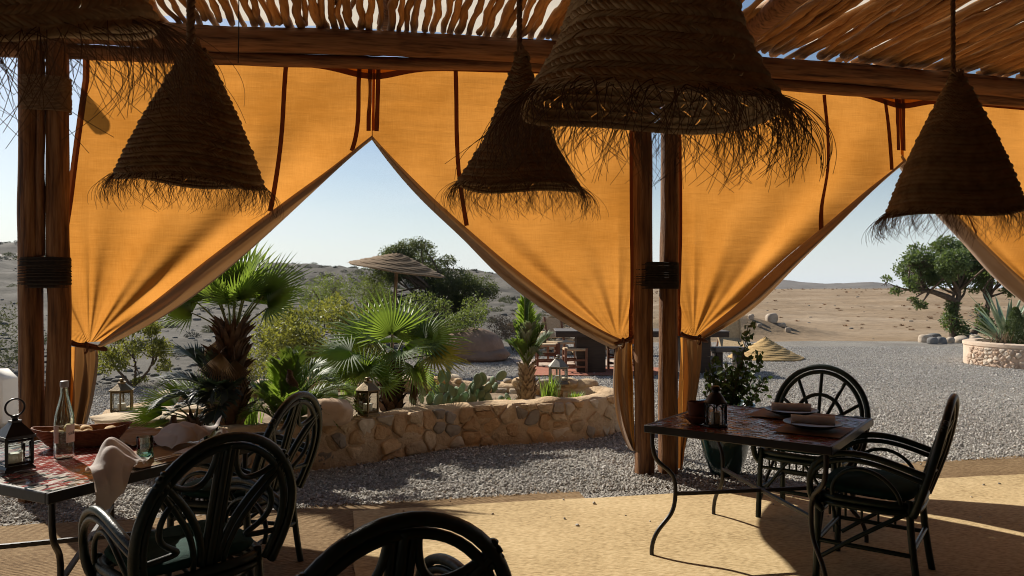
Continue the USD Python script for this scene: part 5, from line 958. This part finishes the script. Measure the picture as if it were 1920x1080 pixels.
# ------------------------------------------------------------------ tiled tables
def M_tile(name, c1, c2, r=.16):
    return M(name, c1, c2, 14, r, .35, 9, coord='position', rnd=.25, spec=.55, bdist=.008)
t_red = M_tile('red_tile', (.22, .028, .022), (.33, .05, .036)); t_white = M_tile('cream_tile', (.42, .37, .30), (.55, .50, .42)); t_green = M_tile('dark_green_tile', (.018, .028, .022), (.035, .05, .04)); t_brown = M_tile('brown_tile', (.10, .022, .012), (.17, .04, .02), .22); t_blue = M_tile('slate_tile', (.07, .10, .12), (.12, .15, .17))
grout = M('tile_grout', (.22, .17, .14), (.32, .26, .22), 30, .7, .3, 80)
grout_d = M('dark_grout', (.05, .03, .025), (.09, .06, .05), 30, .5, .3, 80)
def tile_table(label, corner, ex, L, kind, seed, keep_pt):
    """corner: ground position of one corner; ex: unit vector along one side (the other side is 90 degrees to its left)"""
    rz = math.atan2(ex[1], ex[0]); ey = np.array([-ex[1], ex[0]]); t = thing('tiled_table', label, 'table', (*corner, 0), rz); rg_ = np.random.default_rng(seed)
    top = obj('tabletop', bbox(L - .012, L - .012, .02, .002, (L / 2, L / 2, .738)), grout if kind == 'red' else grout_d, t, smooth=False)
    for k_ in range(4):
        x, y, sx, sy = [(L / 2, .009, L, .018), (L / 2, L - .009, L, .018), (.009, L / 2, .018, L - .037), (L - .009, L / 2, .018, L - .037)][k_]; obj('rim', bbox(sx, sy, .042, .003, (x, y, .7305)), blackm, t, smooth=False)
    tw, th_ = .056, .0235; tiles = []; ins = .019; bw = .075
    ny = int((L - 2 * ins) / th_)
    for j_ in range(ny):
        y = ins + (j_ + .5) * (L - 2 * ins) / ny; off = (j_ % 2) * tw / 2
        nx = int((L - 2 * ins) / tw)
        for i in range(-1, nx + 1):
            x0, x1 = max(ins, ins + off + i * tw), min(L - ins, ins + off + (i + 1) * tw)
            if x1 - x0 > .012: tiles.append(((x0 + x1) / 2, y, x1 - x0, (L - 2 * ins) / ny))
    def mat_of(x, y, i):
        e = min(x, y, L - x, L - y)
        if kind == 'red':
            if e < .06: return [t_green, t_white, t_red, t_green, t_white][(int(x / .028) + int(y / .0235) * 2) % 5]
            if e < .20: return [t_red, t_white, t_red, t_green][(int(x / .056) + int(y / .0235)) % 4]
            return t_red
        return t_brown if rg_.random() < .8 else t_red
    kp = np.array(keep_pt); wp = np.array([np.array(corner) + ex * q_[0] + ey * q_[1] for q_ in tiles]); order = np.argsort(np.linalg.norm(wp - kp, axis=1)); rest = {}
    for n_, i in enumerate(order):
        x, y, sx, sy = tiles[i]; mt = mat_of(x, y, i); g_ = .0026; hx, hy = sx / 2 - g_ / 2, sy / 2 - g_ / 2; z = .7485 + rg_.uniform(-.0005, .0008); tl = rg_.normal(size=2) * (.012 if kind == 'red' else .035); c_ = .0016
        v = np.array([(x + a * (hx if zz == 0 else hx - c_), y + b * (hy if zz == 0 else hy - c_), (z - .003 if zz == 0 else z + tl[0] * a * hx + tl[1] * b * hy)) for zz in (0, 1) for a, b in ((-1, -1), (1, -1), (1, 1), (-1, 1))])
        f = np.array([[4, 5, 6, 7], [0, 1, 5, 4], [1, 2, 6, 5], [2, 3, 7, 6], [3, 0, 4, 7]])
        if n_ < 280 and kind == 'red': obj('tile', (v, f), mt, top, smooth=False)
        else: rest.setdefault(mt, MB()).add((v, f))
    for mt, m in rest.items(): obj('tile', m, mt, top, smooth=False, kind='stuff')
    cc = np.array([L / 2, L / 2, 0])
    for sx, sy in ((0, 0), (1, 0), (1, 1), (0, 1)):
        p0 = np.array([.035 + sx * (L - .07), .035 + sy * (L - .07), 0]); inw = norm(cc - p0)
        obj('leg', tube(spline([p0 + inw * b + ZZ * z for b, z in ((.0, .715), (.004, .62), (.03, .55), (.115, .47), (.135, .36), (.115, .26), (.035, .16), (.0, .08), (0.0, .004))], 40), .0125, 8), blackm, t)
        obj('stretcher', bbox(norm(cc - p0) @ (cc - p0) - .132, .02, .02, .002, tuple(p0 + inw * (.132 + (np.linalg.norm(cc - p0) - .132) / 2) + ZZ * .36), math.atan2(inw[1], inw[0])), blackm, t, smooth=False)
    return t
eL = norm([.44, .9]); FL = np.array([-1.71, 2.73]); EL2 = np.array([-eL[1], eL[0]])
LT = lambda a, b, z=.752: np.array([*(FL + eL * a + EL2 * b), z])
tile_table('table topped with red mosaic tiles at the left, still laid from a meal', FL, eL, 1.02, 'red', 1, (-1.75, 2.7))
eR = norm([.80, -.59]); AR = np.array([.735, 4.13]); ER2 = np.array([-eR[1], eR[0]])
RT = lambda a, b, z=.752: np.array([*(AR + eR * a + ER2 * b), z])
tile_table('table topped with glossy brown mosaic tiles at the right', AR, eR, .99, 'brown', 2, (1.5, 3.6))

# ------------------------------------------------------------------ rattan chairs
rat = M('dark_green_rattan', (.003, .011, .009), (.007, .021, .017), 18, .36, .35, 40, coord='object', spec=.38, stretch=(1, 1, 1))
cush = M('green_cushion', (.006, .034, .026), (.010, .052, .040), 30, .85, .4, 120, coord='object', spec=.2)
def back_pt(x, z): return np.array([x, -.215 - .30 * (z - .45) - .04 * x * x * 8, z])
def arch(w, z0, zt, n=40, zs=.62):
    """the bow of a chair's back, from the seat up and over"""
    P = [(-w * .86, z0), (-w * .96, (z0 + zs) / 2), (-w, zs)] ; a = np.linspace(PI, 0, 22)[1:-1]; P += [(w * math.cos(q_), zs + (zt - zs) * math.sin(q_)) for q_ in a]; P += [(w, zs), (w * .96, (z0 + zs) / 2), (w * .86, z0)]
    return spline(P, n)
def chair(label, loc_, rz, style, arms=True):
    t = thing('rattan_chair', label, 'chair', loc_, rz, 'dark green rattan chairs')
    def bar(nm, pts, r, sm=None, par=None, dy=0.0): return obj(nm, tube(np.asarray(pts) + [0, dy, 0], r, 8), rat, par or t)
    for sx in (-1, 1):
        bar('leg', [(sx * .225, .215, .455), (sx * .232, .22, .22), (sx * .24, .225, .003)], .0175)
        bar('leg', spline([(sx * .215, -.20, .46), (sx * .225, -.215, .22), (sx * .235, -.245, .003)], 10), .0175)
        bar('brace', spline([(sx * .235, .20, .12), (sx * .24, .0, .27), (sx * .228, -.19, .40)], 12), .011)
        bar('rail', [(sx * .232, .215, .20), (sx * .232, -.205, .20)], .012)
        bar('brace', spline([(sx * .22, .22, .16), (sx * .12, .225, .30), (sx * .03, .222, .42)], 10), .010)
    bar('rail', [(-.23, .22, .20), (.23, .22, .20)], .013); bar('rail', [(-.225, -.215, .22), (.225, -.215, .22)], .013)
    bar('rail', [(-.23, .215, .335), (.23, .215, .335)], .010)
    for k_ in range(9): bar('spindle', [(-.17 + k_ * .0425, .217, .34), (-.17 + k_ * .0425, .217, .43)], .006)
    for k_ in range(5): bar('spindle', [(-.228, .16 - k_ * .075, .34), (-.228, .16 - k_ * .075, .43)], .006)
    # seat ring and cushion
    a = np.linspace(0, 2 * PI, 40, endpoint=False); sq = lambda q_: np.sign(q_) * np.abs(q_) ** .55
    ring = np.stack([.255 * sq(np.cos(a)), .235 * sq(np.sin(a)), np.full(40, .435)], 1); fr = obj('seat_frame', tube(ring, .019, 8, closed=True), rat, t); obj('seat_band', tube(ring * [1.0, 1.0, 1] - [0, 0, .034], .015, 8, closed=True), rat, fr)
    cv = [(.02, .0), (.7, .0), (.94, .008), (1.0, .028), (.95, .048), (.75, .060), (.35, .064), (.01, .064)]
    obj('cushion', (np.vstack([np.stack([.245 * r_ * sq(np.cos(a)), .225 * r_ * sq(np.sin(a)), np.full(40, .448 + z) + .004 * np.sin(3 * a)], 1) for r_, z in cv]), grid_faces(len(cv), 40, True)), cush, t)
    W_ = .305; A1 = np.array([back_pt(x, z) for x, z in arch(W_, .40, .952)]); A2 = np.array([back_pt(x, z) for x, z in arch(W_ - .034, .42, .917)])
    bar('back_bow', A1, .0185); bar('back_bow', A2, .0145)
    for k_ in range(0, 40, 5): pass
    bp = lambda pts, n=16: np.array([back_pt(x, z) for x, z in (spline(pts, n) if len(pts) > 2 else np.linspace(pts[0], pts[1], 6))])
    if style == 'sun':
        in_ = [(-.155 * math.cos(q_) , .60 + .165 * math.sin(q_)) for q_ in np.linspace(0, PI, 14)]
        bar('inner_arch', bp([(-.165, .44), (-.16, .53)] + in_ + [(.16, .53), (.165, .44)], 40), .0135)
        for q_ in (22, 55, 90, 125, 158): bar('spoke', bp([(0.09 * math.cos(D(q_)) * (q_ != 90), .58 + .06 * math.sin(D(q_))) if q_ != 90 else (0, .44), (.285 * math.cos(D(q_)) * .96, .60 + .318 * math.sin(D(q_)))]), .0115)
        for sx in (-1, 1): bar('curl', bp([(sx * .16, .5), (sx * .23, .46), (sx * .26, .56), (sx * .2, .62)], 14), .010)
    else:
        for dx, r_ in ((0, .0165), (-.026, .0115), (.026, .0115)): bar('spindle', bp([(dx, .42), (dx * 1.0, .70), (dx, .925)]), r_)
        for sx in (-1, 1):
            bar('hanging_curve', bp([(sx * .038, .915), (sx * .045, .85), (sx * .085, .785), (sx * .15, .785), (sx * .235, .865)], 20), .0115)
            bar('diagonal', bp([(sx * .250, .845), (sx * .16, .745), (sx * .075, .62), (sx * .035, .46)], 18), .0145); bar('diagonal', bp([(sx * .258, .825), (sx * .185, .73), (sx * .10, .60), (sx * .06, .45)], 18), .0115)
            bar('side_loop', bp([(sx * .18, .735), (sx * .215, .68), (sx * .205, .60), (sx * .15, .555), (sx * .275, .53)], 20), .0115)
    if arms:
        for sx in (-1, 1):
            for dx, r_ in ((0, .0165), (sx * .0, .013)):
                z_ = 0 if r_ > .014 else -.032
                P = [(sx * .245, .19, .36), (sx * .262, .245, .46 + z_), (sx * .275, .215, .60 + z_), (sx * .288, .10, .665 + z_), (sx * .30, -.05, .668 + z_), tuple(back_pt(sx * .300, .605 + z_))]
                bar('arm', spline(P, 30), r_)
            bar('arm_loop', spline([(sx * .265, .14, .45), (sx * .275, .10, .56), (sx * .285, .0, .60), (sx * .29, -.12, .55), (sx * .265, -.17, .45)], 18), .010)
    return t
def face(v): return math.atan2(v[1], v[0]) - PI / 2
chair('dark green chair with a sunburst back on the far side of the brown tiled table', (1.93, 4.85, .02), face((-.612, -.78)), 'sun')
chair('dark green chair seen from the side with its back leaning to the right', (1.885, 3.87, .022), face((-.8, .58)), 'petal')
chair('dark green armchair seen from behind, nearest to the red tiled table', (-1.315, 2.94, .012), face((-.77, .64)), 'petal')
chair('dark green chair with a bird on its back, beyond the red tiled table', (-1.45, 3.89, .012), face((-.97, .22)), 'petal')
chair('dark green chair cut off by the lower edge, only its bow and spindles in view', (-.42, 2.02, .022), face((-.48, .88)), 'petal')
# ------------------------------------------------------------------ things on the tables
usdkit.material(stage, '/World/Looks/bottle_glass', {'g': ('glass_bsdf', {'color': (.93, .97, .95), 'roughness': 0.0, 'IOR': 1.48})}, [], surface='g.BSDF'); BG = '/World/Looks/bottle_glass'
glass_t = glassmat('tumbler_glass', (.86, .93, .90)); glass_b = glassmat('tumbler_base', (.55, .78, .74))
def bez(ctrl, n=40):
    c = np.asarray(ctrl, float); 
    def B(N_): 
        t = np.linspace(0, 1, n)[:, None]; k_ = np.arange(N_); return np.array([math.comb(N_ - 1, i) for i in k_]) * t ** k_ * (1 - t) ** (N_ - 1 - k_)
    return np.einsum('ai,bj,ijk->abk', B(c.shape[0]), B(c.shape[1]), c)
linen = M('napkin_linen', (.66, .60, .57), (.78, .72, .68), 12, .95, .25, 160, coord='position', trans=.25, tcol=(.6, .5, .42))
def cubic_surf(ctrl, n=60):
    c = np.asarray(ctrl, float); a, b = c.shape[:2]; x = np.linspace(0, 1, n); s1 = CubicSpline(np.linspace(0, 1, a), c, axis=0)(x); return np.swapaxes(CubicSpline(np.linspace(0, 1, b), np.swapaxes(s1, 0, 1), axis=0)(x), 0, 1)
def napkin(label, ctrl, seed, amp=.024):
    P = cubic_surf(ctrl); P[..., 2] += amp * 1.6 * (fbm(P * 9, 3, seed) - .5) + .5 * amp * np.abs(np.sin(P[..., 0] * 34 + 3 * np.sin(P[..., 1] * 17 + seed))); P[..., :2] += amp * .8 * (np.stack([fbm(P * 7, 3, seed + 1), fbm(P * 7, 3, seed + 2)], -1) - .5); return tag(obj('napkin', (P.reshape(-1, 3), grid_faces(60, 60)), linen), label, 'napkin')
# crumpled napkin hanging over the edge of the left table
napkin('crumpled linen napkin hanging over the corner edge of the red tiled table', [
    [LT(.16, -.045, .60), LT(.17, -.012, .775), LT(.20, .07, .795), LT(.24, .14, .770)],
    [LT(.22, -.055, .655), LT(.235, -.004, .80), LT(.27, .10, .835), LT(.33, .17, .770)],
    [LT(.27, -.052, .700), LT(.30, .01, .815), LT(.34, .12, .880), LT(.42, .20, .765)],
    [LT(.33, -.030, .765), LT(.38, .03, .795), LT(.44, .12, .800), LT(.50, .19, .760)],
    [LT(.40, .005, .772), LT(.46, .05, .775), LT(.52, .11, .772), LT(.56, .15, .760)]], 1)
napkin('crumpled linen napkin behind the tumbler, one corner pointing up', [
    [LT(.70, .18, .757), LT(.72, .30, .762), LT(.76, .40, .770), LT(.80, .50, .760)],
    [LT(.78, .14, .775), LT(.80, .25, .840), LT(.84, .37, .835), LT(.87, .46, .775)],
    [LT(.86, .13, .800), LT(.86, .22, .845), LT(.90, .33, .830), LT(.94, .43, .790)],
    [LT(.93, .13, .880), LT(.94, .22, .800), LT(.96, .30, .765), LT(.99, .38, .770)]], 2)
napkin('brownish folded napkin end beside the second tumbler', [
    [LT(.93, .06, .757), LT(.97, .10, .765), LT(1.0, .15, .757)], [LT(.91, .10, .80), LT(.95, .15, .815), LT(.99, .2, .775)], [LT(.90, .15, .76), LT(.94, .2, .77), LT(.98, .26, .757)]], 3)
raf = weave('raffia_mat', (.15, .075, .03), (.24, .135, .06), (.33, .20, .10), (8, 160, 8), .6, .6)
def placemat(label, fn, a0, a1, b0, b1, wav=.006, sd=1):
    n_ = 40; A_, B_ = np.meshgrid(np.linspace(a0, a1, n_), np.linspace(b0, b1, n_), indexing='ij'); P = np.stack([fn(x, y, .7535) for x, y in zip(A_.ravel(), B_.ravel())]).reshape(n_, n_, 3); P[..., 2] += wav * fbm(P * 8, 3, sd)
    return tag(obj('placemat', (P.reshape(-1, 3), grid_faces(n_, n_)), raf), label, 'placemat')
placemat('raffia placemat on the far edge of the red tiled table, shining in the sky light', LT, .66, 1.0, .42, .84, .03, 2)
placemat('raffia placemat under the tumbler on the right side of the red tiled table', LT, .40, .86, .02, .34)
placemat('raffia placemat under the rear plate on the brown tiled table', RT, .36, .80, .62, .96); placemat('raffia placemat under the plate near the right edge of the brown tiled table', RT, .64, .975, .22, .56)
# bottle
bp_ = LT(.385, .505); t = thing('glass_bottle', 'clear glass water bottle with a grey cap and pale labels on the red tiled table', 'bottle', bp_)
outer = [(.001, .002), (.034, .002), (.0395, .008), (.040, .03), (.040, .165), (.038, .19), (.030, .225), (.021, .26), (.0155, .29), (.0145, .325)]
inner = [(r - .0028 if r > .01 else .001, z + (.004 if k_ < 3 else 0)) for k_, (r, z) in enumerate(outer)]
obj('glass', lathe(outer + inner[::-1], 36, cap=False), BG, t)
obj('cap', lathe([(.001, .318), (.0165, .318), (.0172, .322), (.0172, .342), (.015, .346), (.001, .346)], 24, cap=False), M('cap_grey', (.34, .33, .33), (.40, .39, .38), 10, .4, coord='object'), t)
labm = M('bottle_label', (.62, .52, .44), (.70, .60, .52), 10, .7, coord='object'); ink = M('label_ink', (.05, .045, .05), None, 10, .7, coord='object')
cam_a = math.atan2(-bp_[1], -bp_[0])
def cyl_patch(a0, a1, z0, z1, r): 
    a = np.linspace(a0, a1, 14); return np.vstack([np.stack([r * np.cos(a), r * np.sin(a), np.full(14, z)], 1) for z in (z0, z1)]), grid_faces(2, 14)
lb = obj('label', cyl_patch(cam_a + .18, cam_a + 1.35, .075, .155, .0406), labm, t); obj('label', cyl_patch(cam_a - 1.3, cam_a - .55, .075, .15, .0406), labm, t)
tm = meshkit.text_mesh('sidi', .014, .0006); tv = np.array(tm.vertices); a = cam_a + .36 + tv[:, 0] / .0408; r = .0409 + tv[:, 2]; obj('lettering', (np.stack([r * np.cos(a), r * np.sin(a), .108 + tv[:, 1] + tv[:, 0] * .12], 1), tm.faces), ink, lb, smooth=False)
# bread basket
wick = M('wicker', (.15, .05, .022), (.27, .105, .045), 30, .7, .5, 80, coord='object', rnd=.2); bread = M('bread_crust', (.46, .30, .14), (.62, .45, .25), 9, .9, .6, 25, coord='object')
t = thing('bread_basket', 'long oval wicker bread basket behind the bottle', 'basket', LT(.60, .70), math.atan2(*(np.array([.36, .93]))) ); m = MB(); a = np.linspace(0, 2 * PI, 90, endpoint=False)
for k_ in range(11):
    x = k_ / 10; z = .006 + .075 * x; rx, ry = .135 + .075 * x ** .8, .055 + .040 * x ** .8; zz = z + .016 * x * np.cos(a) ** 2 * np.abs(np.cos(a)); m.add(tube(np.stack([rx * np.cos(a), ry * np.sin(a), zz + .0015 * np.sin(a * 45 + k_ * PI)], 1), .0048, 5, closed=True))
obj('coil', m, wick, t, kind='stuff'); obj('floor', lathe([(.001, .008), (1, .008)], 40, cap=False), wick, t) if False else obj('floor', xf(lathe([(.001, 0), (1.0, 0), (1.0, .004), (.001, .004)], 40, cap=False), Tm((0, 0, .005), sc=(.135, .055, 1))), wick, t)
rgq = np.random.default_rng(4)
ax_ = np.array([.93, .36, 0]); ay_ = np.array([-.36, .93, 0])
for k_, (a, b, z, lb) in enumerate([(-.105, .0, .812, 'flat piece of bread at the left end of the wicker basket'), (.055, -.005, .800, 'brown bread crust lying deepest in the wicker basket'), (.01, .042, .822, 'bread piece by the far rim of the wicker basket'), (-.02, -.040, .815, 'bread piece by the near rim of the wicker basket'), (.02, .0, .806, 'small torn bread piece in the middle of the wicker basket'), (.12, .006, .818, 'bread heel at the right end of the wicker basket'), (-.045, .012, .838, 'topmost bread piece in the wicker basket')]):
    sz_ = .030 if k_ == 4 else .042
    tag(obj('bread_piece', xf(stone(sz_, sz_ * .7, .022, 2500 + k_, 2, .4), Tm(LT(.60, .70, 0) + ax_ * a + ay_ * b + ZZ * z, rx=rgq.normal() * .2, rz=k_)), bread), lb, 'bread', group='bread pieces in the wicker basket')
def tumbler(label, loc_):
    t = thing('glass_tumbler', label, 'glass', loc_); pr = [(.034, .0), (.0345, .012), (.034, .022), (.0335, .05), (.0355, .092), (.0335, .092), (.0315, .05), (.030, .020), (.001, .018)]
    obj('glass', lathe(pr, 28, cap=False), glass_t, t); obj('base', lathe([(.001, .001), (.0335, .001), (.0355, .006), (.0355, .014), (.033, .018), (.001, .017)], 28, cap=False), BG2, t)
usdkit.material(stage, '/World/Looks/green_glass', {'g': ('glass_bsdf', {'color': (.62, .86, .82), 'roughness': 0.02, 'IOR': 1.48})}, [], surface='g.BSDF'); BG2 = '/World/Looks/green_glass'
tumbler('water tumbler with a greenish base, nearest to the crumpled napkin on the table edge', LT(.545, .185, .757)); tumbler('second water tumbler at the far side of the red tiled table', LT(.925, .20))
paper = M('white_paper', (.70, .69, .68), (.76, .75, .74), 8, .8, trans=.2, tcol=(.7, .7, .7))
t = thing('folded_paper', 'folded white paper napkin beside the raffia placemat', 'paper', LT(.74, .10, .756), face(eL) + .3)
for k_ in range(2): obj('sheet', bbox(.10, .20, .003, .001, (k_ * .006, .003 * k_, .0055 + k_ * .005), rz=.05 * k_), paper, t, smooth=False)
steel = M('cutlery_steel', (.5, .49, .47), (.58, .57, .55), 10, .22, metallic=1.0)
t = thing('table_knife', 'table knife lying on the raffia placemat', 'knife', LT(.62, .085, .7635), face(eL))
obj('handle', bbox(.012, .09, .006, .002, (0, -.06, 0)), steel, t, smooth=False); obj('blade', bbox(.016, .11, .0016, .0006, (0, .04, 0)), steel, t, smooth=False)
t = thing('fork', 'fork lying by the white paper napkin', 'fork', LT(.60, .06, .7635), face(eL))
obj('handle', bbox(.008, .12, .003, .001, (0, -.04, 0)), steel, t, smooth=False); 
for k_ in range(4): obj('tine', bbox(.002, .05, .002, .0006, (-.0075 + k_ * .005, .055, 0)), steel, t, smooth=False)
obj('neck', bbox(.019, .022, .0025, .0008, (0, .028, 0)), steel, t, smooth=False)
# right table
terra = M('terracotta', (.13, .045, .025), (.20, .075, .04), 12, .85, .3, 50, coord='object')
t = thing('terracotta_pot', 'small terracotta pot on a saucer at the left end of the brown tiled table', 'pot', RT(.22, .22) )
obj('saucer', lathe([(.001, .002), (.038, .002), (.045, .010), (.068, .034), (.070, .042), (.062, .046), (.05, .038), (.001, .03)], 28, cap=False), terra, t); obj('pot', lathe([(.001, .030), (.044, .034), (.046, .06), (.048, .062), (.050, .105), (.052, .108), (.052, .122), (.046, .122), (.044, .06), (.001, .05)], 28, cap=False), terra, t)
obj('twig', tube([(.01, 0, .06), (.015, .0, .13), (.012, 0, .2)], .0012, 4), terra, t)
t = thing('ornate_lantern', 'small ornate metal lantern with arched glass panes beside the terracotta pot', 'lantern', RT(.335, .205)); R = .058; n_ = 8
c8 = [np.array([math.cos(a), math.sin(a), 0]) for a in (np.arange(n_) + .5) * 2 * PI / n_]
b = MB(); b.add(lathe([(.001, .0), (R * 1.15, .0), (R * 1.2, .004), (R * 1.18, .009), (R * 1.0, .014), (.001, .014)], 8, cap=False)); obj('base', b, blackm, t, smooth=False)
for k_, p in enumerate(c8): obj('corner_post', tube([p * R + ZZ * .014, p * R + ZZ * .128], .0036, 4), blackm, t)
for k_ in range(n_):
    p, q_ = c8[k_] * R, c8[(k_ + 1) % n_] * R; x = np.linspace(0, 1, 13); z = .085 + .034 * np.sqrt(np.clip(1 - (2 * x - 1) ** 2, 0, 1)); obj('arch', tube(p + (q_ - p) * x[:, None] + ZZ * z[:, None], .0028, 4), blackm, t)
    obj('pane', (np.array([p * .97 + ZZ * .014, q_ * .97 + ZZ * .014, q_ * .97 + ZZ * .128, p * .97 + ZZ * .128]), np.array([[0, 1, 2], [0, 2, 3]])), pane_m, t, smooth=False)
rf = obj('roof', lathe([(.001, .127), (R * 1.06, .127), (R * 1.08, .133), (R * .92, .142), (R * .78, .160), (R * .50, .180), (R * .36, .186), (R * .34, .196), (R * .46, .199), (R * .5, .207), (R * .36, .220), (.001, .226)], 16, cap=False), blackm, t, smooth=40)
obj('candle', lathe([(.026, .014), (.026, .075), (.002, .073)], 16), wax, t)
platem = M('dark_plate', (.012, .012, .013), (.02, .02, .022), 8, .35, coord='object', spec=.3); cloth = M('rolled_napkin', (.76, .73, .72), (.86, .83, .82), 14, .95, .3, 120, coord='object', trans=.3, tcol=(.85, .82, .82))
def plate(label, nl, loc_, rz):
    t = thing('dark_plate', label, 'plate', loc_); obj('dish', lathe([(.001, .004), (.075, .004), (.095, .008), (.150, .030), (.152, .034), (.146, .034), (.095, .015), (.001, .011)], 40, cap=False), platem, t)
    m = MB(); L_ = .22; n_, k_ = 30, 26; a = np.linspace(0, 4 * PI, 60); x = np.linspace(-.5, .5, n_) * L_
    r_ = .030 - .011 * a / (4 * PI); sp = np.stack([r_ * np.cos(a), r_ * .88 * np.sin(a)], 1); v = np.stack([[(xx, q_[0] * (1 + .04 * math.sin(xx * 50 + 1)), q_[1] * (1 + .05 * math.sin(xx * 34)) + .05) for q_ in sp] for xx in x]).reshape(-1, 3)
    nk = thing('rolled_napkin', nl, 'napkin', np.asarray(loc_) + [0, 0, -.006], rz); obj('cloth', (v, grid_faces(n_, 60)), cloth, nk)
plate('dark plate by the chair with the sunburst back', 'rolled napkin on the rear plate of the brown tiled table', RT(.58, .78, .760), face(eR) + PI / 2 + .35); plate('dark plate nearest the right edge of the brown tiled table', 'rolled napkin on the plate near the right table edge', RT(.80, .40, .760), face(eR) + PI / 2 + .25)
# green glazed pot with a shrub
glz = M('green_glaze', (.006, .020, .017), (.012, .034, .028), 6, .12, .1, 12, coord='object', coat=.5, spec=.5)
t = thing('potted_shrub', 'leafy shrub in a big dark green glazed pot behind the brown tiled table', 'potted plant', (1.74, 6.05, 0))
obj('pot', lathe([(.001, .0), (.10, .0), (.12, .02), (.17, .15), (.205, .32), (.21, .45), (.20, .52), (.235, .545), (.245, .565), (.235, .585), (.20, .58), (.19, .5), (.001, .5)], 40, cap=False), glz, t)
rgq = np.random.default_rng(6); m, P = MB(), []
for k_, (dx, dy, h, cv) in enumerate([(.19, .0, .70, .1), (-.09, .03, .42, -.1), (.04, .05, .40, .1), (.30, .02, .46, .25), (-.02, -.06, .34, -.05), (.13, .02, .36, .05), (-.13, .0, .30, -.12), (.34, .0, .28, .3), (.08, -.05, .30, .05), (.21, .03, .44, .12)]):
    s_ = spline([(dx * .15, dy, .5), (dx * .6 + cv * .1, dy, .5 + h * .5), (dx, dy * 1.5, .52 + h)], 14); m.add(tube(s_, np.linspace(.008, .003, 14), 5)); x = rgq.uniform(.12, 1.0, 80 if k_ else 110); q_ = np.stack([np.interp(x, np.linspace(0, 1, 14), s_[:, i]) for i in range(3)], 1); P.append(q_ + rgq.normal(size=q_.shape) * [.045, .045, .03] * (1.15 - x[:, None] * .75))
obj('stem', m, barkt, t); obj('foliage', leaves_at(rgq, np.vstack(P), .055, .62), leafM('pot_shrub_leaf', (.022, .045, .014), (.05, .085, .025), (.09, .14, .02), .25), t, smooth=False)

# ------------------------------------------------------------------ two small birds
birdm = M('bird_feathers', (.085, .055, .035), (.17, .12, .08), 60, .9, .4, 120, coord='object'); birdb = M('bird_belly', (.24, .19, .14), (.32, .26, .2), 60, .9, coord='object'); eyem = M('bird_eye', (.004, .004, .004), None, 5, .15); beakm = M('bird_beak', (.05, .04, .03), None, 5, .5)
import manifold3d as m3
def bird(label, loc_, rz, pitch):
    t = thing('small_bird', label, 'bird', loc_, rz); S = lambda p, r: m3.Manifold.sphere(r, 24).translate(p)
    T = lambda p: (0.0, p[0] * math.cos(pitch) - p[1] * math.sin(pitch), .038 + p[0] * math.sin(pitch) + p[1] * math.cos(pitch))
    H = m3.Manifold.batch_hull
    body = H([S(T((-.022, 0)), .016), S(T((.006, -.002)), .0225), S(T((.024, .004)), .018)]) + H([S(T((.024, .004)), .017), S(T((.042, .018)), .0145)]) + H([S(T((.042, .018)), .0148), S(T((.049, .018)), .012)])
    mesh = body.refine_to_length(.004).to_mesh(); tm_ = trimesh.Trimesh(mesh.vert_properties[:, :3], mesh.tri_verts); trimesh.smoothing.filter_taubin(tm_, iterations=8); obj('body', tm_, birdm, t)
    tl = MB(); a0, a1 = np.array(T((-.030, .002))), np.array(T((-.082, .004))); up = np.array(T((0, 1))) - np.array(T((0, 0)))
    for k_ in (-1, 0, 1): e = a1 + np.array([k_ * .009, 0, 0]); w = np.array([.006, 0, 0]); tl.add((np.array([a0 - w, a0 + w, e + w, e - w, a0 - w + up * .004, a0 + w + up * .004, e + w + up * .002, e - w + up * .002]), np.array([[0, 3, 2, 1], [4, 5, 6, 7], [0, 1, 5, 4], [1, 2, 6, 5], [2, 3, 7, 6], [3, 0, 4, 7]])))
    obj('tail', tl, birdm, t, smooth=False)
    for s_ in (-1, 1):
        c_ = np.array(T((-.008, .004))) + [s_ * .019, 0, 0]; m_ = np.array(_ico[2].vertices) * [.006, .034, .013]; R_ = trimesh.transformations.rotation_matrix(pitch - .08, [1, 0, 0]); R_[:3, 3] = c_; obj('wing', xf((m_, _ico[2].faces), R_), birdm, t)
        obj('eye', xf((np.array(_ico[1].vertices) * .0024, _ico[1].faces), Tm(np.array(T((.050, .022))) + [s_ * .0105, 0, 0])), eyem, t)
        obj('leg', tube([np.array(T((.004, -.018))) + [s_ * .009, 0, 0], np.array([s_ * .010, .006, .010]), np.array([s_ * .010, .002, .0]), np.array([s_ * .010, .016, -.002])], .0014, 5), beakm, t)
    bk = np.array(T((.058, .017))); obj('beak', tube([bk, bk + (np.array(T((.012, -.002))) - np.array(T((0, 0))))], [.0048, .0008], 6), beakm, t)
    obj('breast', xf((np.array(_ico[2].vertices) * [.0175, .0235, .0165], _ico[2].faces), Tm(np.array(T((.010, -.0075))), rx=pitch)), birdb, t)
bird('small brown bird perched on the bow of the chair beyond the red tiled table', at(547, 727, 4.03), 2.2, .95)
bird('small dark bird behind the crumpled napkin on the far edge of the red tiled table', LT(.99, .56, .80 - .048), -1.0, .95)
